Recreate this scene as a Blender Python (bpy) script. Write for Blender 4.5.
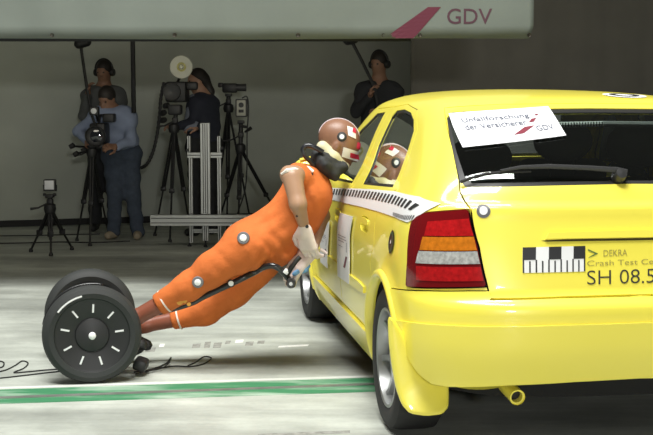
import bpy, bmesh, math, random
import numpy as np
from mathutils import Vector, Matrix
from mathutils.geometry import delaunay_2d_cdt
random.seed(7); R_=np.random.RandomState(5)
for o in list(bpy.data.objects): bpy.data.objects.remove(o)
SC=bpy.context.scene; COL=SC.collection
# ------------------------------------------------------------------ camera, light, exposure
FPX=1215.0; CAMH=1.37; TILT=math.atan(117.5/FPX)
cd=bpy.data.cameras.new('camera'); cd.sensor_width=36; cd.lens=FPX/653*36; cd.clip_end=200
cam=bpy.data.objects.new('camera',cd); COL.objects.link(cam); cam.location=(0,0,CAMH)
cam.rotation_euler=(math.pi/2-TILT,0,0); SC.camera=cam
w=bpy.data.worlds.new('hall'); SC.world=w; w.use_nodes=True
w.node_tree.nodes['Background'].inputs[0].default_value=(.95,1.0,.92,1)
w.node_tree.nodes['Background'].inputs[1].default_value=.045
def area(name,loc,tgt,sx,sy,power,col=(1,.98,.93)):
    l=bpy.data.lights.new(name,'AREA'); l.shape='RECTANGLE'; l.size=sx; l.size_y=sy; l.energy=power; l.color=col
    o=bpy.data.objects.new(name,l); COL.objects.link(o); o.location=loc
    o.rotation_euler=(Vector(tgt)-Vector(loc)).to_track_quat('-Z','Y').to_euler(); return o
area('lamp_rig_over_track',(-1.3,5.15,6.6),(-1.3,5.15,0),6.0,.9,400,(1,1,.96))
area('lamp_rig_high',(-.8,2.2,9.6),(-.1,4.6,.3),5.0,1.6,1080,(1,1,.97))
area('added_wall_fill',(-.9,8.4,2.5),(-.9,14,2.1),6.0,.25,27,(1,.93,.78))  # added warm fill that brightens the back wall, no visible source
area('lamp_front_low',(1.0,-4.0,2.28),(-.4,12,1.2),.6,.22,210,(1,.99,.95))
vs=SC.view_settings; vs.view_transform='Standard'; vs.look='None'; vs.exposure=0.0; vs.gamma=1.0; vs.use_curve_mapping=False
# ------------------------------------------------------------------ materials
def srgb(r,g,b):
    f=lambda c:((c/255+.055)/1.055)**2.4 if c>10.3 else c/255/12.92
    return (f(r),f(g),f(b),1)
MATS={}
def mat(name,col,rough=.5,metal=0,var=0,scale=20,bump=0,bscale=80,coat=0,spec=.5,emit=None,estr=0,dirt=None):
    if name in MATS: return MATS[name]
    m=bpy.data.materials.new(name); m.use_nodes=True; nt=m.node_tree; b=nt.nodes['Principled BSDF']
    b.inputs['Base Color'].default_value=col; b.inputs['Roughness'].default_value=rough; b.inputs['Metallic'].default_value=metal
    b.inputs['Specular IOR Level'].default_value=spec; b.inputs['Coat Weight'].default_value=coat; b.inputs['Coat Roughness'].default_value=.04
    tc=nt.nodes.new('ShaderNodeTexCoord')
    if var>0:
        n=nt.nodes.new('ShaderNodeTexNoise'); n.inputs['Scale'].default_value=scale; n.inputs['Detail'].default_value=5
        nt.links.new(tc.outputs['Object'],n.inputs['Vector'])
        r=nt.nodes.new('ShaderNodeMapRange'); r.inputs[1].default_value=.25; r.inputs[2].default_value=.75; r.inputs[3].default_value=1-var; r.inputs[4].default_value=1+var*.6
        nt.links.new(n.outputs[0],r.inputs[0])
        mx=nt.nodes.new('ShaderNodeMix'); mx.data_type='RGBA'; mx.blend_type='MULTIPLY'; mx.inputs[0].default_value=1
        mx.inputs[6].default_value=col; nt.links.new(r.outputs[0],mx.inputs[7]); nt.links.new(mx.outputs[2],b.inputs['Base Color'])
    if bump>0:
        n=nt.nodes.new('ShaderNodeTexNoise'); n.inputs['Scale'].default_value=bscale; n.inputs['Detail'].default_value=4
        nt.links.new(tc.outputs['Object'],n.inputs['Vector'])
        bp=nt.nodes.new('ShaderNodeBump'); bp.inputs['Strength'].default_value=bump; bp.inputs['Distance'].default_value=.01
        nt.links.new(n.outputs[0],bp.inputs['Height']); nt.links.new(bp.outputs[0],b.inputs['Normal'])
    if emit: b.inputs['Emission Color'].default_value=emit; b.inputs['Emission Strength'].default_value=estr
    MATS[name]=m; return m
def glass(name,tint,refl=1.0,rough=.0,dust=.0):
    if name in MATS: return MATS[name]
    m=bpy.data.materials.new(name); m.use_nodes=True; nt=m.node_tree; nt.nodes.remove(nt.nodes['Principled BSDF'])
    out=nt.nodes['Material Output']; t=nt.nodes.new('ShaderNodeBsdfTransparent'); t.inputs[0].default_value=tint
    g=nt.nodes.new('ShaderNodeBsdfGlossy'); g.inputs['Roughness'].default_value=rough; g.inputs[0].default_value=(.95,1,.98,1)
    fr=nt.nodes.new('ShaderNodeFresnel'); fr.inputs[0].default_value=1.5
    mm=nt.nodes.new('ShaderNodeMath'); mm.operation='MULTIPLY'; mm.inputs[1].default_value=refl; mm.use_clamp=True
    mx=nt.nodes.new('ShaderNodeMixShader'); nt.links.new(fr.outputs[0],mm.inputs[0]); nt.links.new(mm.outputs[0],mx.inputs[0])
    nt.links.new(t.outputs[0],mx.inputs[1]); nt.links.new(g.outputs[0],mx.inputs[2]); nt.links.new(mx.outputs[0],out.inputs[0])
    
    if dust>0:
        df=nt.nodes.new('ShaderNodeBsdfDiffuse'); df.inputs[0].default_value=(.6,.62,.58,1); m2=nt.nodes.new('ShaderNodeMixShader'); m2.inputs[0].default_value=dust
        tl=nt.nodes.new('ShaderNodeBsdfTranslucent'); tl.inputs[0].default_value=(.6,.62,.58,1); m3=nt.nodes.new('ShaderNodeMixShader'); nt.links.new(df.outputs[0],m3.inputs[1]); nt.links.new(tl.outputs[0],m3.inputs[2])
        nt.links.new(mx.outputs[0],m2.inputs[1]); nt.links.new(m3.outputs[0],m2.inputs[2]); nt.links.new(m2.outputs[0],out.inputs[0])
    MATS[name]=m; return m
# ------------------------------------------------------------------ objects
def tag(o,label=None,cat=None,group=None,kind=None):
    if label: o['label']=label
    if cat: o['category']=cat
    if group: o['group']=group
    if kind: o['kind']=kind
    return o
def thing(name,label,cat,loc=(0,0,0),rz=0,group=None):
    o=bpy.data.objects.new(name,None); COL.objects.link(o); o.location=loc; o.rotation_euler=(0,0,rz); o.empty_display_size=.1
    return tag(o,label,cat,group)
def mesh(name,V,F,m,parent=None,smooth=True,angle=40,org=None,normals=None,midx=None):
    V=np.asarray(V,float)
    if org is None: org=parent_org(parent)
    V=V-np.asarray(org,float)
    me=bpy.data.meshes.new(name); me.from_pydata(V.tolist(),[],[list(map(int,f)) for f in F]); 
    ms=m if isinstance(m,(list,tuple)) else [m]
    for k in ms: me.materials.append(k)
    if midx is not None: me.polygons.foreach_set('material_index',np.asarray(midx,dtype=np.int32))
    me.polygons.foreach_set('use_smooth',[bool(smooth)]*len(me.polygons)); me.update()
    if smooth and normals is None and angle<180: me.set_sharp_from_angle(angle=math.radians(angle))
    if normals is not None: me.normals_split_custom_set_from_vertices(np.asarray(normals,float).tolist())
    o=bpy.data.objects.new(name,me); COL.objects.link(o)
    if parent is not None: o.parent=parent
    return o
def parent_org(p):
    # world offset of an unrotated parent chain (car-space things use local coordinates instead)
    if p is None: return np.zeros(3)
    q=np.zeros(3); 
    while p is not None:
        q=q+np.array(p.location); p=p.parent
    return q
class MB:
    """collects simple solids into one mesh"""
    def __init__(s): s.V=[]; s.F=[]
    def raw(s,V,F):
        n=len(s.V); s.V+= [tuple(v) for v in V]; s.F+=[tuple(i+n for i in f) for f in F]; return s
    def box(s,c,size,rot=None,bev=0,seg=2):
        bm=bmesh.new(); bmesh.ops.create_cube(bm,size=1); bmesh.ops.scale(bm,vec=Vector(size),verts=bm.verts)
        if bev>0: bmesh.ops.bevel(bm,geom=list(bm.edges),offset=bev,segments=seg,affect='EDGES',profile=.5)
        M=Matrix.Translation(Vector(c)) @ (rot.to_4x4() if rot is not None else Matrix())
        bm.transform(M); bm.verts.index_update()
        s.raw([v.co[:] for v in bm.verts],[[v.index for v in f.verts] for f in bm.faces]); bm.free(); return s
    def tube(s,path,r,seg=10,cap=True,closed=False):
        P=[Vector(p) for p in path]; n=len(P); rs=r if isinstance(r,(list,tuple)) else [r]*n
        V=[];F=[]; up=None
        for i in range(n):
            if closed: t=(P[(i+1)%n]-P[i-1])
            else: t=(P[min(i+1,n-1)]-P[max(i-1,0)])
            t.normalize()
            if up is None:
                a=Vector((0,0,1)) if abs(t.z)<.9 else Vector((1,0,0)); up=(a-t*a.dot(t)).normalized()
            else: up=(up-t*up.dot(t)).normalized()
            sd=t.cross(up)
            for k in range(seg):
                an=2*math.pi*k/seg; V.append(P[i]+(up*math.cos(an)+sd*math.sin(an))*rs[i])
        m=n if closed else n-1
        for i in range(m):
            for k in range(seg):
                a=i*seg+k; b=i*seg+(k+1)%seg; c=((i+1)%n)*seg+(k+1)%seg; d=((i+1)%n)*seg+k
                F.append((a,d,c,b))
        if cap and not closed: F.append(tuple(range(seg))); F.append(tuple((n-1)*seg+k for k in reversed(range(seg))))
        return s.raw(V,F)
    def lathe(s,prof,org,axis,seg=32,closed=False,a0=0,a1=None):
        """prof: (radius, along axis)"""
        ax=Vector(axis).normalized(); a=Vector((0,0,1)) if abs(ax.z)<.9 else Vector((1,0,0)); u=(a-ax*a.dot(ax)).normalized(); v=ax.cross(u)
        full=a1 is None; A1=a0+2*math.pi if full else a1; ns=seg if full else seg+1
        V=[];F=[]; n=len(prof); O=Vector(org)
        for k in range(ns):
            an=a0+(A1-a0)*k/seg
            for r,h in prof: V.append(O+ax*h+(u*math.cos(an)+v*math.sin(an))*r)
        for k in range(seg):
            k2=(k+1)%ns
            for i in range(n if closed else n-1):
                j=(i+1)%n; F.append((k*n+i,k2*n+i,k2*n+j,k*n+j))
        return s.raw(V,F)
    def prism(s,poly,ax_u,ax_v,org,depth):
        u=Vector(ax_u);v=Vector(ax_v);w_=u.cross(v).normalized();O=Vector(org);n=len(poly)
        V=[O+u*a+v*b for a,b in poly]+[O+u*a+v*b+w_*depth for a,b in poly]
        F=[tuple(reversed(range(n))),tuple(range(n,2*n))]+[(i,(i+1)%n,n+(i+1)%n,n+i) for i in range(n)]
        return s.raw(V,F)
    def build(s,name,m,parent=None,smooth=True,angle=40,org=None):
        return mesh(name,s.V,s.F,m,parent,smooth,angle,org)
def copy_tree(o,parent=None):
    c=o.copy(); COL.objects.link(c); c.parent=parent
    for ch in list(o.children): copy_tree(ch,c)
    return c
def spline(pts,n=8):
    P=np.array(pts,float); out=[]
    Q=np.vstack([2*P[0]-P[1],P,2*P[-1]-P[-2]])
    for i in range(1,len(Q)-2):
        for k in range(n):
            t=k/n; a,b,c,d=Q[i-1],Q[i],Q[i+1],Q[i+2]
            out.append(.5*((2*b)+(-a+c)*t+(2*a-5*b+4*c-d)*t*t+(-a+3*b-3*c+d)*t**3))
    out.append(P[-1]); return [tuple(o) for o in out]
# ------------------------------------------------------------------ text as flat mesh
def text_mesh(s,size=1.0,extrude=0,shear=0,spacing=1.0,bold=0):
    c=bpy.data.curves.new('t','FONT'); c.body=s; c.size=size; c.extrude=extrude; c.shear=shear; c.space_character=spacing; c.offset=bold; c.resolution_u=4
    o=bpy.data.objects.new('t',c); COL.objects.link(o); dg=bpy.context.evaluated_depsgraph_get(); me=o.evaluated_get(dg).to_mesh()
    V=np.array([v.co[:] for v in me.vertices]); F=[list(p.vertices) for p in me.polygons]
    o.evaluated_get(dg).to_mesh_clear(); bpy.data.objects.remove(o); bpy.data.curves.remove(c); return V,F
# ------------------------------------------------------------------ signed-distance modelling
def rc(a,b,ra,rb):
    a=np.array(a,float); b=np.array(b,float); ba=b-a; L=max(ba@ba,1e-12)
    def f(P):
        pa=P-a; h=np.clip(pa@ba/L,0,1); return np.sqrt(((pa-h[...,None]*ba)**2).sum(-1))-(ra+(rb-ra)*h)
    f.lo=np.minimum(a-ra,b-rb); f.hi=np.maximum(a+ra,b+rb); return f
def el(c,r,M=None):
    c=np.array(c,float); r=np.array(r,float); M=np.eye(3) if M is None else np.array(M,float)   # rows = axes
    def f(P):
        q=(P-c)@M.T; k0=np.sqrt(((q/r)**2).sum(-1)); k1=np.sqrt(((q/r**2)**2).sum(-1)); return k0*(k0-1)/np.maximum(k1,1e-9)
    m=r.max(); f.lo=c-m; f.hi=c+m; return f
def smin(a,b,k):
    h=np.clip(.5+.5*(b-a)/k,0,1); return b+(a-b)*h-k*h*(1-h)
def surface(prims,h=.012,k=.03,pad=.03,cut=None,disp=None):
    """one continuous skin around the primitives (surface nets)"""
    ks=[(p if isinstance(p,tuple) else (p,k)) for p in prims]
    lo=np.min([p.lo for p,_ in ks],0)-pad; hi=np.max([p.hi for p,_ in ks],0)+pad
    n=np.ceil((hi-lo)/h).astype(int)+1
    g=[lo[i]+h*np.arange(n[i]) for i in range(3)]
    D=np.full(n,9.0)
    for p,kk in ks:
        m=kk+3*h
        i0=np.maximum(((p.lo-m-lo)/h).astype(int),0); i1=np.minimum(((p.hi+m-lo)/h).astype(int)+2,n)
        sl=tuple(slice(a,b) for a,b in zip(i0,i1))
        P=np.stack(np.meshgrid(*[g[i][sl[i]] for i in range(3)],indexing='ij'),-1)
        D[sl]=smin(D[sl],p(P),kk) if kk>0 else np.minimum(D[sl],p(P))
    P=np.stack(np.meshgrid(*g,indexing='ij'),-1)
    if disp is not None:
        near=np.abs(D)<.06; D[near]+=disp(P[near])
    if cut is not None: D=np.maximum(D,cut(P))
    s=D<0
    c=[(slice(None,-1) if not (q>>a)&1 else slice(1,None)) for q in range(8) for a in range(3)]
    cs=[tuple(c[q*3:q*3+3]) for q in range(8)]
    cnt=sum(s[x].astype(int) for x in cs); act=(cnt>0)&(cnt<8)
    ids=np.full(act.shape,-1); idx=np.argwhere(act); ids[act]=np.arange(len(idx))
    acc=np.zeros((len(idx),3)); num=np.zeros(len(idx)); cv=np.stack([D[x][act] for x in cs],1)
    for a in range(8):
        for ax in range(3):
            b=a|(1<<ax)
            if b==a: continue
            da,db=cv[:,a],cv[:,b]; x=(da<0)!=(db<0); t=np.where(x,da/np.where(x,da-db,1),0)
            pa=np.array([(a>>j)&1 for j in range(3)],float); pos=np.tile(pa,(len(idx),1)); pos[:,ax]+=t
            acc[x]+=pos[x]; num[x]+=1
    V=lo+(idx+acc/num[:,None])*h
    F=[]
    for ax in range(3):
        a,b=[i for i in range(3) if i!=ax]
        s0=[slice(None)]*3; s1=[slice(None)]*3; s0[ax]=slice(None,-1); s1[ax]=slice(1,None)
        e=s[tuple(s0)]!=s[tuple(s1)]; E=np.argwhere(e)
        E=E[(E[:,a]>0)&(E[:,b]>0)&(E[:,a]<n[a]-1)&(E[:,b]<n[b]-1)]
        def cell(da,db):
            q=E.copy(); q[:,a]-=da; q[:,b]-=db; return ids[q[:,0],q[:,1],q[:,2]]
        q=np.stack([cell(1,1),cell(0,1),cell(0,0),cell(1,0)],1)
        fl=s[E[:,0],E[:,1],E[:,2]]
        if ax==1: fl=~fl
        q[~fl]=q[~fl][:,::-1]; F.append(q)
    F=np.concatenate(F); F=F[(F>=0).all(1)]
    return V,F
def join(*vf):
    V=[];F=[];n=0
    for v,f in vf:
        V.append(np.asarray(v)); F+= [tuple(int(i)+n for i in q) for q in f]; n+=len(v)
    return np.concatenate(V),F
# ------------------------------------------------------------------ picture geometry and the car's body surface
_ct,_st=math.cos(TILT),math.sin(TILT)
def proj(P):
    P=np.asarray(P,float); dx=P[...,0]; dy=P[...,1]; dz=P[...,2]-CAMH
    dep=dy*_ct-dz*_st; up=dy*_st+dz*_ct
    return np.stack([326.5+FPX*dx/dep,217.5-FPX*up/dep],-1)
def ray(px,py):
    a=px-326.5; b=217.5-py
    return np.array([a,FPX*_ct+b*_st,-FPX*_st+b*_ct])
def at(px,py,Y):
    d=ray(px,py); t=Y/d[1]; return (d[0]*t,Y,CAMH+d[2]*t)
def ground(px,py,z=0.0):
    d=ray(px,py); t=(z-CAMH)/d[2]; return (d[0]*t,d[1]*t,z)
YAW=math.radians(8.3)
FW=np.array([-math.sin(YAW),math.cos(YAW)]); LF=np.array([-math.cos(YAW),-math.sin(YAW)])
CO=np.array([0.289,5.0])-0.80*LF
def car2w(L):
    L=np.asarray(L,float)
    xy=CO+L[...,0:1]*FW+L[...,1:2]*LF
    return np.concatenate([xy,L[...,2:3]],-1)
#  z    W     xr     xf    D    n    Df   nf
LV=np.array([
(.15 ,.775,-.52 ,3.25,.55,3.4,.90,2.6),
(.25 ,.818,-.60 ,3.36,.55,3.4,.90,2.6),
(.35 ,.838,-.645,3.42,.55,3.4,.90,2.6),
(.47 ,.848,-.668,3.43,.55,3.4,.90,2.6),
(.575,.850,-.672,3.42,.55,3.4,.90,2.6),
(.595,.850,-.668,3.41,.55,3.4,.90,2.6),
(.616,.850,-.662,3.40,.55,3.4,.90,2.6),
(.632,.850,-.643,3.39,.55,3.5,.90,2.6),
(.66 ,.850,-.622,3.36,.55,3.7,.90,2.6),
(.70 ,.850,-.612,3.34,.55,3.8,.90,2.6),
(.83 ,.838,-.578,3.12,.54,4.2,.85,2.5),
(.93 ,.812,-.552,2.84,.53,4.4,.80,2.5),
(.962,.800,-.546,2.73,.53,4.4,.78,2.5),
(.984,.788,-.522,2.65,.52,4.5,.76,2.5),
(1.02,.768,-.500,2.54,.52,4.5,.73,2.5),
(1.06,.747,-.470,2.44,.52,4.5,.70,2.6),
(1.14,.709,-.375,2.27,.52,4.5,.65,2.8),
(1.24,.660,-.230,2.06,.52,4.5,.58,3.0),
(1.32,.614,-.095,1.87,.52,4.5,.50,3.0),
(1.350,.590,-.030,1.76,.52,4.3,.46,3.0),
(1.373,.552,.045,1.63,.55,3.9,.42,3.0),
(1.395,.480,.22 ,1.52,.60,3.2,.36,2.8),
(1.412,.345,.52 ,1.43,.50,2.8,.28,2.6),
(1.421,.180,.86 ,1.36,.28,2.5,.16,2.5),
(1.424,.0  ,1.10,1.30,.08,2.4,.08,2.4)])
_d=np.diff(LV[:,:3],axis=0); VK=np.concatenate([[0],np.cumsum(np.sqrt((_d[:,0]**2+_d[:,1]**2+.3*_d[:,2]**2)))])
VMAX=VK[-1]; L1=1.3; L2=2.75; L3=1.5; PMAX=L1+L2+L3
def _pchip_slopes(x,Y):
    h=np.diff(x)[:,None]; dl=np.diff(Y,axis=0)/h; m=np.zeros_like(Y)
    m[0]=dl[0]; m[-1]=dl[-1]
    a=dl[:-1]; b=dl[1:]; ok=a*b>0
    w1=2*h[1:]+h[:-1]; w2=h[1:]+2*h[:-1]
    with np.errstate(all='ignore'):
        hm=(w1+w2)/(w1/a+w2/b)
    m[1:-1]=np.where(ok,hm,0); return m
_M=_pchip_slopes(VK,LV)
def prof(v):
    v=np.clip(np.asarray(v,float),0,VMAX); i=np.clip(np.searchsorted(VK,v)-1,0,len(VK)-2)
    h=VK[i+1]-VK[i]; t=((v-VK[i])/h)[...,None]; h=h[...,None]
    return (LV[i]*(2*t**3-3*t**2+1)+_M[i]*h*(t**3-2*t**2+t)+LV[i+1]*(-2*t**3+3*t**2)+_M[i+1]*h*(t**3-t**2))
_vt=np.linspace(0,VMAX,4000); _zt=prof(_vt)[:,0]
def v_of_z(z): return np.interp(z,_zt,_vt)
def flare(x,z):
    f=0
    for cx in (0.,2.614):
        r=np.sqrt((x-cx)**2+(z-.30)**2)
        f=f+.016*np.exp(-((r-.345)/.045)**2)*(z<1)
    return f
def surf(p,v):
    p=np.asarray(p,float); v=np.asarray(v,float); p,v=np.broadcast_arrays(p,v)
    c=prof(v); z,W,xr,xf,D,n,Df,nf=[c[...,k] for k in range(8)]
    s=np.sign(p)+(p==0); q=np.abs(p)
    ps=np.clip(q/L1,0,1)*math.pi/2; cs=np.clip(np.cos(ps),1e-9,1); sn=np.clip(np.sin(ps),0,1)
    rho=(cs**n+sn**n)**(-1/n); bx=xr+D*(1-cs*rho); by=W*sn*rho
    t=np.clip((q-L1)/L2,0,1); sx=(xr+D)+t*((xf-Df)-(xr+D)); sy=W*(1-.016*(2*t-1)**2+.016*np.where(t>0,1,1))
    pf=np.clip((PMAX-q)/L3,0,1)*math.pi/2; cf=np.clip(np.cos(pf),1e-9,1); sf=np.clip(np.sin(pf),0,1)
    rf=(cf**nf+sf**nf)**(-1/nf); fx=xf-Df*(1-cf*rf); fy=W*sf*rf
    x=np.where(q<L1,bx,np.where(q<L1+L2,sx,fx)); y=np.where(q<L1,by,np.where(q<L1+L2,W,fy))
    y=y+flare(x,z)*(y>.6*W)
    return np.stack([x,y*s,z],-1)
def normal(p,v,e=2e-3):
    p=np.asarray(p,float); v=np.asarray(v,float)
    a=surf(p+e,v)-surf(p-e,v); b=surf(p,np.minimum(v+e,VMAX))-surf(p,np.maximum(v-e,0))
    n=np.cross(b,a); l=np.linalg.norm(n,axis=-1,keepdims=True); n=n/np.maximum(l,1e-12)
    n[(l[...,0]<1e-10)]=(0,0,1); return n
_pg=np.linspace(-1.3,PMAX,1400); _vg=np.linspace(0,VMAX,420)
_PP,_VV=np.meshgrid(_pg,_vg,indexing='ij'); _GW=car2w(surf(_PP,_VV)); _GP=proj(_GW)
_nn=normal(_PP,_VV); _nw=np.concatenate([_nn[...,0:1]*FW+_nn[...,1:2]*LF,_nn[...,2:3]],-1)
_vis=((np.array([0,0,CAMH])-_GW)*_nw).sum(-1)>0
def on_car(pts):
    out=[]
    for px,py in pts:
        d=(_GP[...,0]-px)**2+(_GP[...,1]-py)**2; d=np.where(_vis,d,1e9)
        i=np.unravel_index(np.argmin(d),d.shape); pv=np.array([_PP[i],_VV[i]])
        for _ in range(6):
            f0=proj(car2w(surf(pv[0],pv[1]))); e=1e-4
            J=np.stack([(proj(car2w(surf(pv[0]+e,pv[1])))-f0)/e,(proj(car2w(surf(pv[0],pv[1]+e)))-f0)/e],1)
            try: st=np.linalg.solve(J,np.array([px,py])-f0)
            except Exception: break
            if np.abs(st).max()>.1: break
            pv=pv+st
        out.append((float(pv[0]),float(pv[1])))
    return out
def side_pv(x,z):
    v=v_of_z(z); lo,hi=np.zeros_like(v+x),np.zeros_like(v+x)+PMAX
    for _ in range(40):
        m=(lo+hi)/2; k=surf(m,v)[...,0]<x; lo=np.where(k,m,lo); hi=np.where(k,hi,m)
    return (lo+hi)/2,v
def rear_pv(y,z):
    v=v_of_z(z); a=np.abs(y)+0*v; lo,hi=0*a,0*a+L1
    for _ in range(40):
        m=(lo+hi)/2; k=surf(m,v)[...,1]<a; lo=np.where(k,m,lo); hi=np.where(k,hi,m)
    return (lo+hi)/2*np.sign(y),v
# ------------------------------------------------------------------ hall: floor, walls, banner
def floor_mat():
    m=bpy.data.materials.new('concrete_floor'); m.use_nodes=True; nt=m.node_tree; b=nt.nodes['Principled BSDF']; L=nt.links.new
    tc=nt.nodes.new('ShaderNodeTexCoord')
    def noise(sc,det=6,sx=1,sy=1):
        mp=nt.nodes.new('ShaderNodeMapping'); mp.inputs['Scale'].default_value=(sx,sy,1); L(tc.outputs['Object'],mp.inputs[0])
        n=nt.nodes.new('ShaderNodeTexNoise'); n.inputs['Scale'].default_value=sc; n.inputs['Detail'].default_value=det; n.inputs['Roughness'].default_value=.62; L(mp.outputs[0],n.inputs[0]); return n.outputs[0]
    def ramp(i,a,b_,c0,c1):
        r=nt.nodes.new('ShaderNodeMapRange'); r.inputs[1].default_value=a; r.inputs[2].default_value=b_; r.inputs[3].default_value=c0; r.inputs[4].default_value=c1; L(i,r.inputs[0]); return r.outputs[0]
    def mul(a,b_):
        q=nt.nodes.new('ShaderNodeMath'); q.operation='MULTIPLY'; L(a,q.inputs[0]); L(b_,q.inputs[1]); return q.outputs[0]
    f=mul(mul(ramp(noise(.9),.36,.62,.66,1.05),ramp(noise(2.2,7,.45,2.2),.38,.66,.72,1.04)),ramp(noise(38,4),.3,.7,.94,1.03))
    f=mul(f,ramp(noise(.5,5,.35,3.0),.52,.68,1.0,.72))
    mx=nt.nodes.new('ShaderNodeMix'); mx.data_type='RGBA'; mx.blend_type='MULTIPLY'; mx.inputs[0].default_value=1; mx.inputs[6].default_value=(.60,.63,.565,1); L(f,mx.inputs[7]); L(mx.outputs[2],b.inputs['Base Color'])
    L(ramp(noise(3),.3,.7,.35,.62),b.inputs['Roughness'])
    bp=nt.nodes.new('ShaderNodeBump'); bp.inputs['Strength'].default_value=.15; bp.inputs['Distance'].default_value=.004; L(noise(60,5),bp.inputs['Height']); L(bp.outputs[0],b.inputs['Normal'])
    return m
fl=MB(); fl.box((0,7,-.05),(16,24,.1)); tag(fl.build('floor',floor_mat(),smooth=False),'light grey stained concrete test hall floor',kind='structure')
WL=Vector(ground(-60,229)); WR=Vector(ground(412,214)); wd=(WR-WL).normalized(); wnrm=Vector((wd.y,-wd.x,0))
wallm=mat('wall_render',(.50,.53,.47,1),.9,var=.16,scale=1.3,bump=.12,bscale=9)
b=MB(); ln=(WR-WL).length+1.2; wc=WL+wd*(ln/2-1.0)-wnrm*.1+Vector((0,0,2.4))
rotw=Matrix.Rotation(math.atan2(wd.y,wd.x),3,'Z'); b.box(wc,(ln+2.2,.2,4.8),rotw)
tag(b.build('wall_back',wallm,smooth=False),'pale grey rendered hall wall behind the camera crews',kind='structure')
b=MB(); b.box(WL+wd*(ln/2-1.0)+wnrm*.012+Vector((0,0,.035)),(ln+2.2,.024,.07),rotw)
tag(b.build('baseboard_back',mat('skirting',(.012,.012,.012,1),.7),smooth=False),'black skirting at the foot of the hall wall',kind='structure')
cur=mat('dark_curtain',(.17,.162,.14,1),.95,var=.1,scale=3)
X0=at(411,80,12.6)[0]; V=[];F=[]; nx=150
for i in range(nx+1):
    x=X0+(6.2)*i/nx; y=12.6+.008*math.sin(i*.55)+.004*math.sin(i*1.31)
    for z in (0,1.2,2.4,3.6,4.8): V.append((x,y,z))
for i in range(nx):
    for k in range(4): a=i*5+k; F.append((a,a+5,a+6,a+1))
o=mesh('wall_right',V,F,cur); md=o.modifiers.new('t','SOLIDIFY'); md.thickness=.02; tag(o,'dark grey curtain wall hanging behind the yellow car',kind='structure')
b=MB(); xp,yp,_=at(133,60,11.9); b.box((xp,yp,1.955),(.04,.05,1.42),bev=.006)
tag(b.build('hanging_pole',mat('black_steel',(.012,.012,.013,1),.5,.6)),'thin black steel pole hanging down behind the blue-shirted cameraman','pole')
b=MB(); b.box((-.6,11.6,2.78),(9.6,7.3,.22)); tag(b.build('ceiling',mat('gallery_soffit',(.16,.155,.135,1),.9,var=.1,scale=2),smooth=False),'dark underside of the gallery above the camera crews',kind='structure')
# banner
BY=7.9; bx1=at(533,30,BY)[0]; bz0=at(300,39,BY)[2]; bx0=-3.6; bz1=bz0+2.0
T=thing('banner','long white cloth banner with dark red stripe and GDV lettering, hung overhead','banner',(0,BY,bz0))
def bwave(x,z): return .012*math.sin(x*3.1+.6)+.007*math.sin(x*8.3)+.004*math.sin(x*17+z*2)
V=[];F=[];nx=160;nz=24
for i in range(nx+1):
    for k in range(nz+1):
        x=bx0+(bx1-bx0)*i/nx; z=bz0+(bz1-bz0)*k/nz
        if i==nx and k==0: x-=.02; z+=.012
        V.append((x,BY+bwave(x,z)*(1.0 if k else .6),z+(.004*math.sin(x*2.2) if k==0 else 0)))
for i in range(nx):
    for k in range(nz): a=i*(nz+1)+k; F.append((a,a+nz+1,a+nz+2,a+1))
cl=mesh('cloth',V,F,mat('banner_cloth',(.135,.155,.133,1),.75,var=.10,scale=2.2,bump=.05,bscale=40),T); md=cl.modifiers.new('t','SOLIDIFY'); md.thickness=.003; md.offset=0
red=mat('banner_red',srgb(88,24,44),.7)
def on_banner(name,V2,F,m): return mesh(name,[(x,BY+bwave(x,z)-.0035,z) for x,z in V2],F,m,T,smooth=False)
q=[at(px,py,BY) for px,py in ((383,39.2),(413,39.2),(441,7),(428,7))]
V2=[];F2=[]
for k in range(9):
    t=k/8
    a=np.array(q[0])*(1-t)+np.array(q[3])*t; c=np.array(q[1])*(1-t)+np.array(q[2])*t
    if k==0: a[2]+=.006; c[2]+=.006
    for j in range(5): p=a+(c-a)*j/4; V2.append((p[0],p[2]))
for k in range(8):
    for j in range(4): a=k*5+j; F2.append((a,a+1,a+6,a+5))
on_banner('logo_stripe',V2,F2,red)
Vt,Ft=text_mesh('GDV',1.0,bold=.004); x0,x1=Vt[:,0].min(),Vt[:,0].max(); y0,y1=Vt[:,1].min(),Vt[:,1].max()
a=at(447,24,BY); c=at(492,8.5,BY)
on_banner('lettering',[(a[0]+(v[0]-x0)/(x1-x0)*(c[0]-a[0]),a[2]+(v[1]-y0)/(y1-y0)*(c[2]-a[2])) for v in Vt],Ft,mat('banner_text',srgb(74,42,54),.7))
ey=mat('eyelet_steel',(.06,.05,.04,1),.4,.8)
for px in (52,175,298,383.5,420,529):
    p=at(px,35.2,BY); b=MB(); b.lathe([(.006,-.004),(.012,-.006),(.014,0),(.012,.004)],(p[0],BY+bwave(p[0],p[2]),p[2]),(0,1,0),12); b.build('eyelet',ey,T)
b=MB(); b.tube([(bx0,BY+.12,bz0+.012),(at(412,39,BY)[0],BY+.12,bz0+.012)],.022,8); tag(b.build('banner_rod',MATS['black_steel']),'thin dark steel rod running behind the banner bottom edge','rod')
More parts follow.
